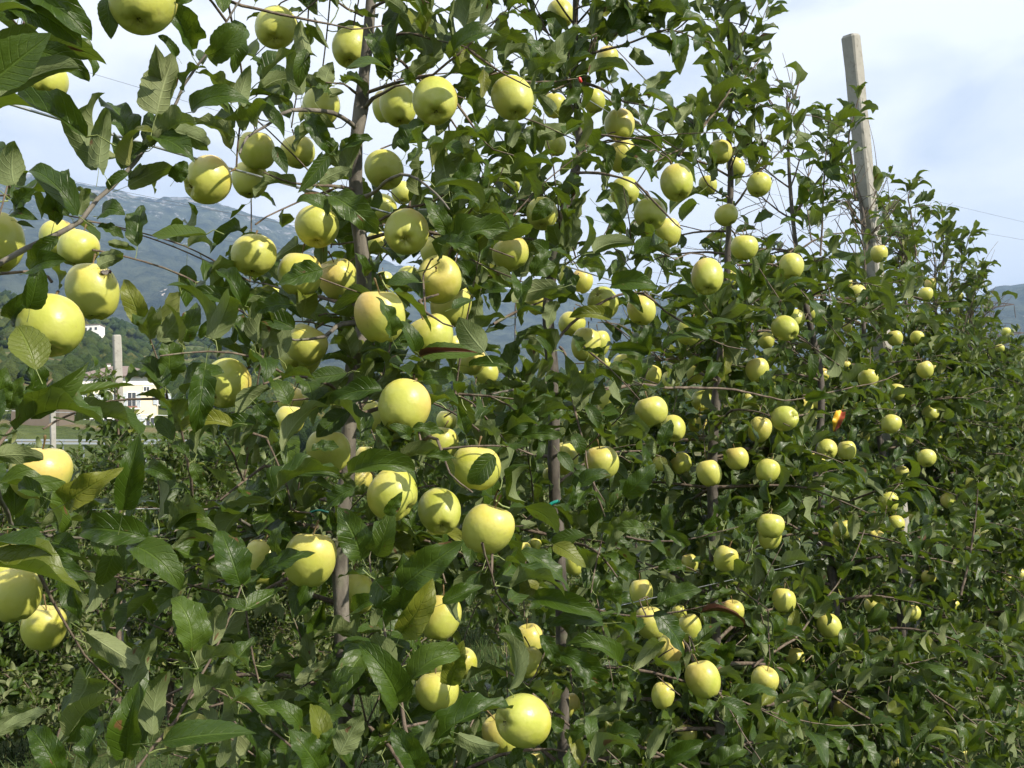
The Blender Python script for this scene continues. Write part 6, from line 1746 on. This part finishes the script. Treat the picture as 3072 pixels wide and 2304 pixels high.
def copy_tree(src, loc, rz, sc, label, group):
    t = src.copy(); COL.objects.link(t); t.location = loc; t.rotation_euler = (0, 0, rz); t.scale = (sc, sc, sc)
    t['label'] = label; t['group'] = group
    for ch in src.children:
        c = ch.copy(); COL.objects.link(c); c.parent = t
    return t
GB = 'young apple trees of the second row'
LB = 'leafy apple tree of the next row across the grass strip'
def rowpt(D, off):
    q = rowA(D, 0, off); q.z = ground_z(q.x, q.y); return q
protos = []
for i, (D, H, nm) in enumerate(((7.9, 2.75, 15), (7.2, 2.1, 58), (8.9, 2.2, 58))):
    sp_ = small_tree(500 + i, H, nm, .75 if i else .6)
    off = .68 * D - 1.56 - (-.397 * D if i == 0 else (-.53 * D if i == 1 else -.30 * D))
    x = (.02 if i == 0 else 0)
    q = rowpt(D, off)
    protos.append(build_small(sp_, 'open young apple tree wrapped round the pitted concrete post' if i == 0 else LB, GB, q))
for j, D in enumerate((6.0, 6.6, 7.0, 7.55, 8.4, 9.4, 10.0, 10.7, 11.4, 12.2, 13.0, 14.0)):
    src = protos[1 + j % 2]
    copy_tree(src, rowpt(D, 7.06), R.uniform(0, 6.28), R.uniform(.85, 1.0), LB, GB)
LC = 'apple tree of the third row, seen low through the gap'
GC = 'apple trees of the third row'
for j in range(16):
    D = 9.5 + j * .72
    copy_tree(protos[1 + j % 2], rowpt(D, 11.2), R.uniform(0, 6.28), R.uniform(1.0, 1.15), LC, GC)
LD = 'apple tree of a distant orchard row before the guard rail'
for j in range(22):
    D = 15.0 + j * 1.15
    copy_tree(protos[1 + j % 2], rowpt(D, 17.5 + R.uniform(-.5, .5)), R.uniform(0, 6.28), R.uniform(1.15, 1.45), LD, 'apple trees of the distant row')

# ---------------------------------------------------------------- grass
gr = np.random.default_rng(8)
n = 42000
gx = gr.uniform(-9, 8, n); gy = gr.uniform(2.0, 16, n)
hgt = gr.uniform(.05, .20, n) * (.5 + fbm(gx * 1.3, gy * 1.3, 3, 4)); gz = (fbm(gx * .8, gy * .8, 3, 5) - .5) * .10 * np.exp(-(gx ** 2 + gy ** 2) / 1600)
a = gr.uniform(0, 6.28, n); bw = gr.uniform(.003, .007, n); ln = gr.normal(0, .05, (n, 2))
b0 = np.stack([gx - np.cos(a) * bw, gy - np.sin(a) * bw, gz], -1); b1 = np.stack([gx + np.cos(a) * bw, gy + np.sin(a) * bw, gz], -1); tp = np.stack([gx + ln[:, 0], gy + ln[:, 1], gz + hgt], -1)
V = np.stack([b0, b1, tp], 1).reshape(-1, 3); Q = np.arange(n * 3).reshape(-1, 3)
gmat = NT('grass_blade'); _r = gmat.n('ShaderNodeAttribute', attribute_name='rnd').outputs['Fac']
gmat = gmat.done(gmat.bsdf(gmat.ramp(_r, [(0.0, (.02, .045, .008)), (.8, (.055, .10, .02)), (1.0, (.17, .15, .06))]), .6, .3))
o = np_mesh('grass', V, [Q], gmat, attrs={'rnd': np.repeat(gr.random(n), 3)}, smooth=False)
tag(o, 'short green grass with dry blades between the orchard rows', 'grass', kind='stuff')
print('leaf objects', n_single, 'apples', len(apples), 'leaves', {k: len(a[0]) for k, a in built.items()})
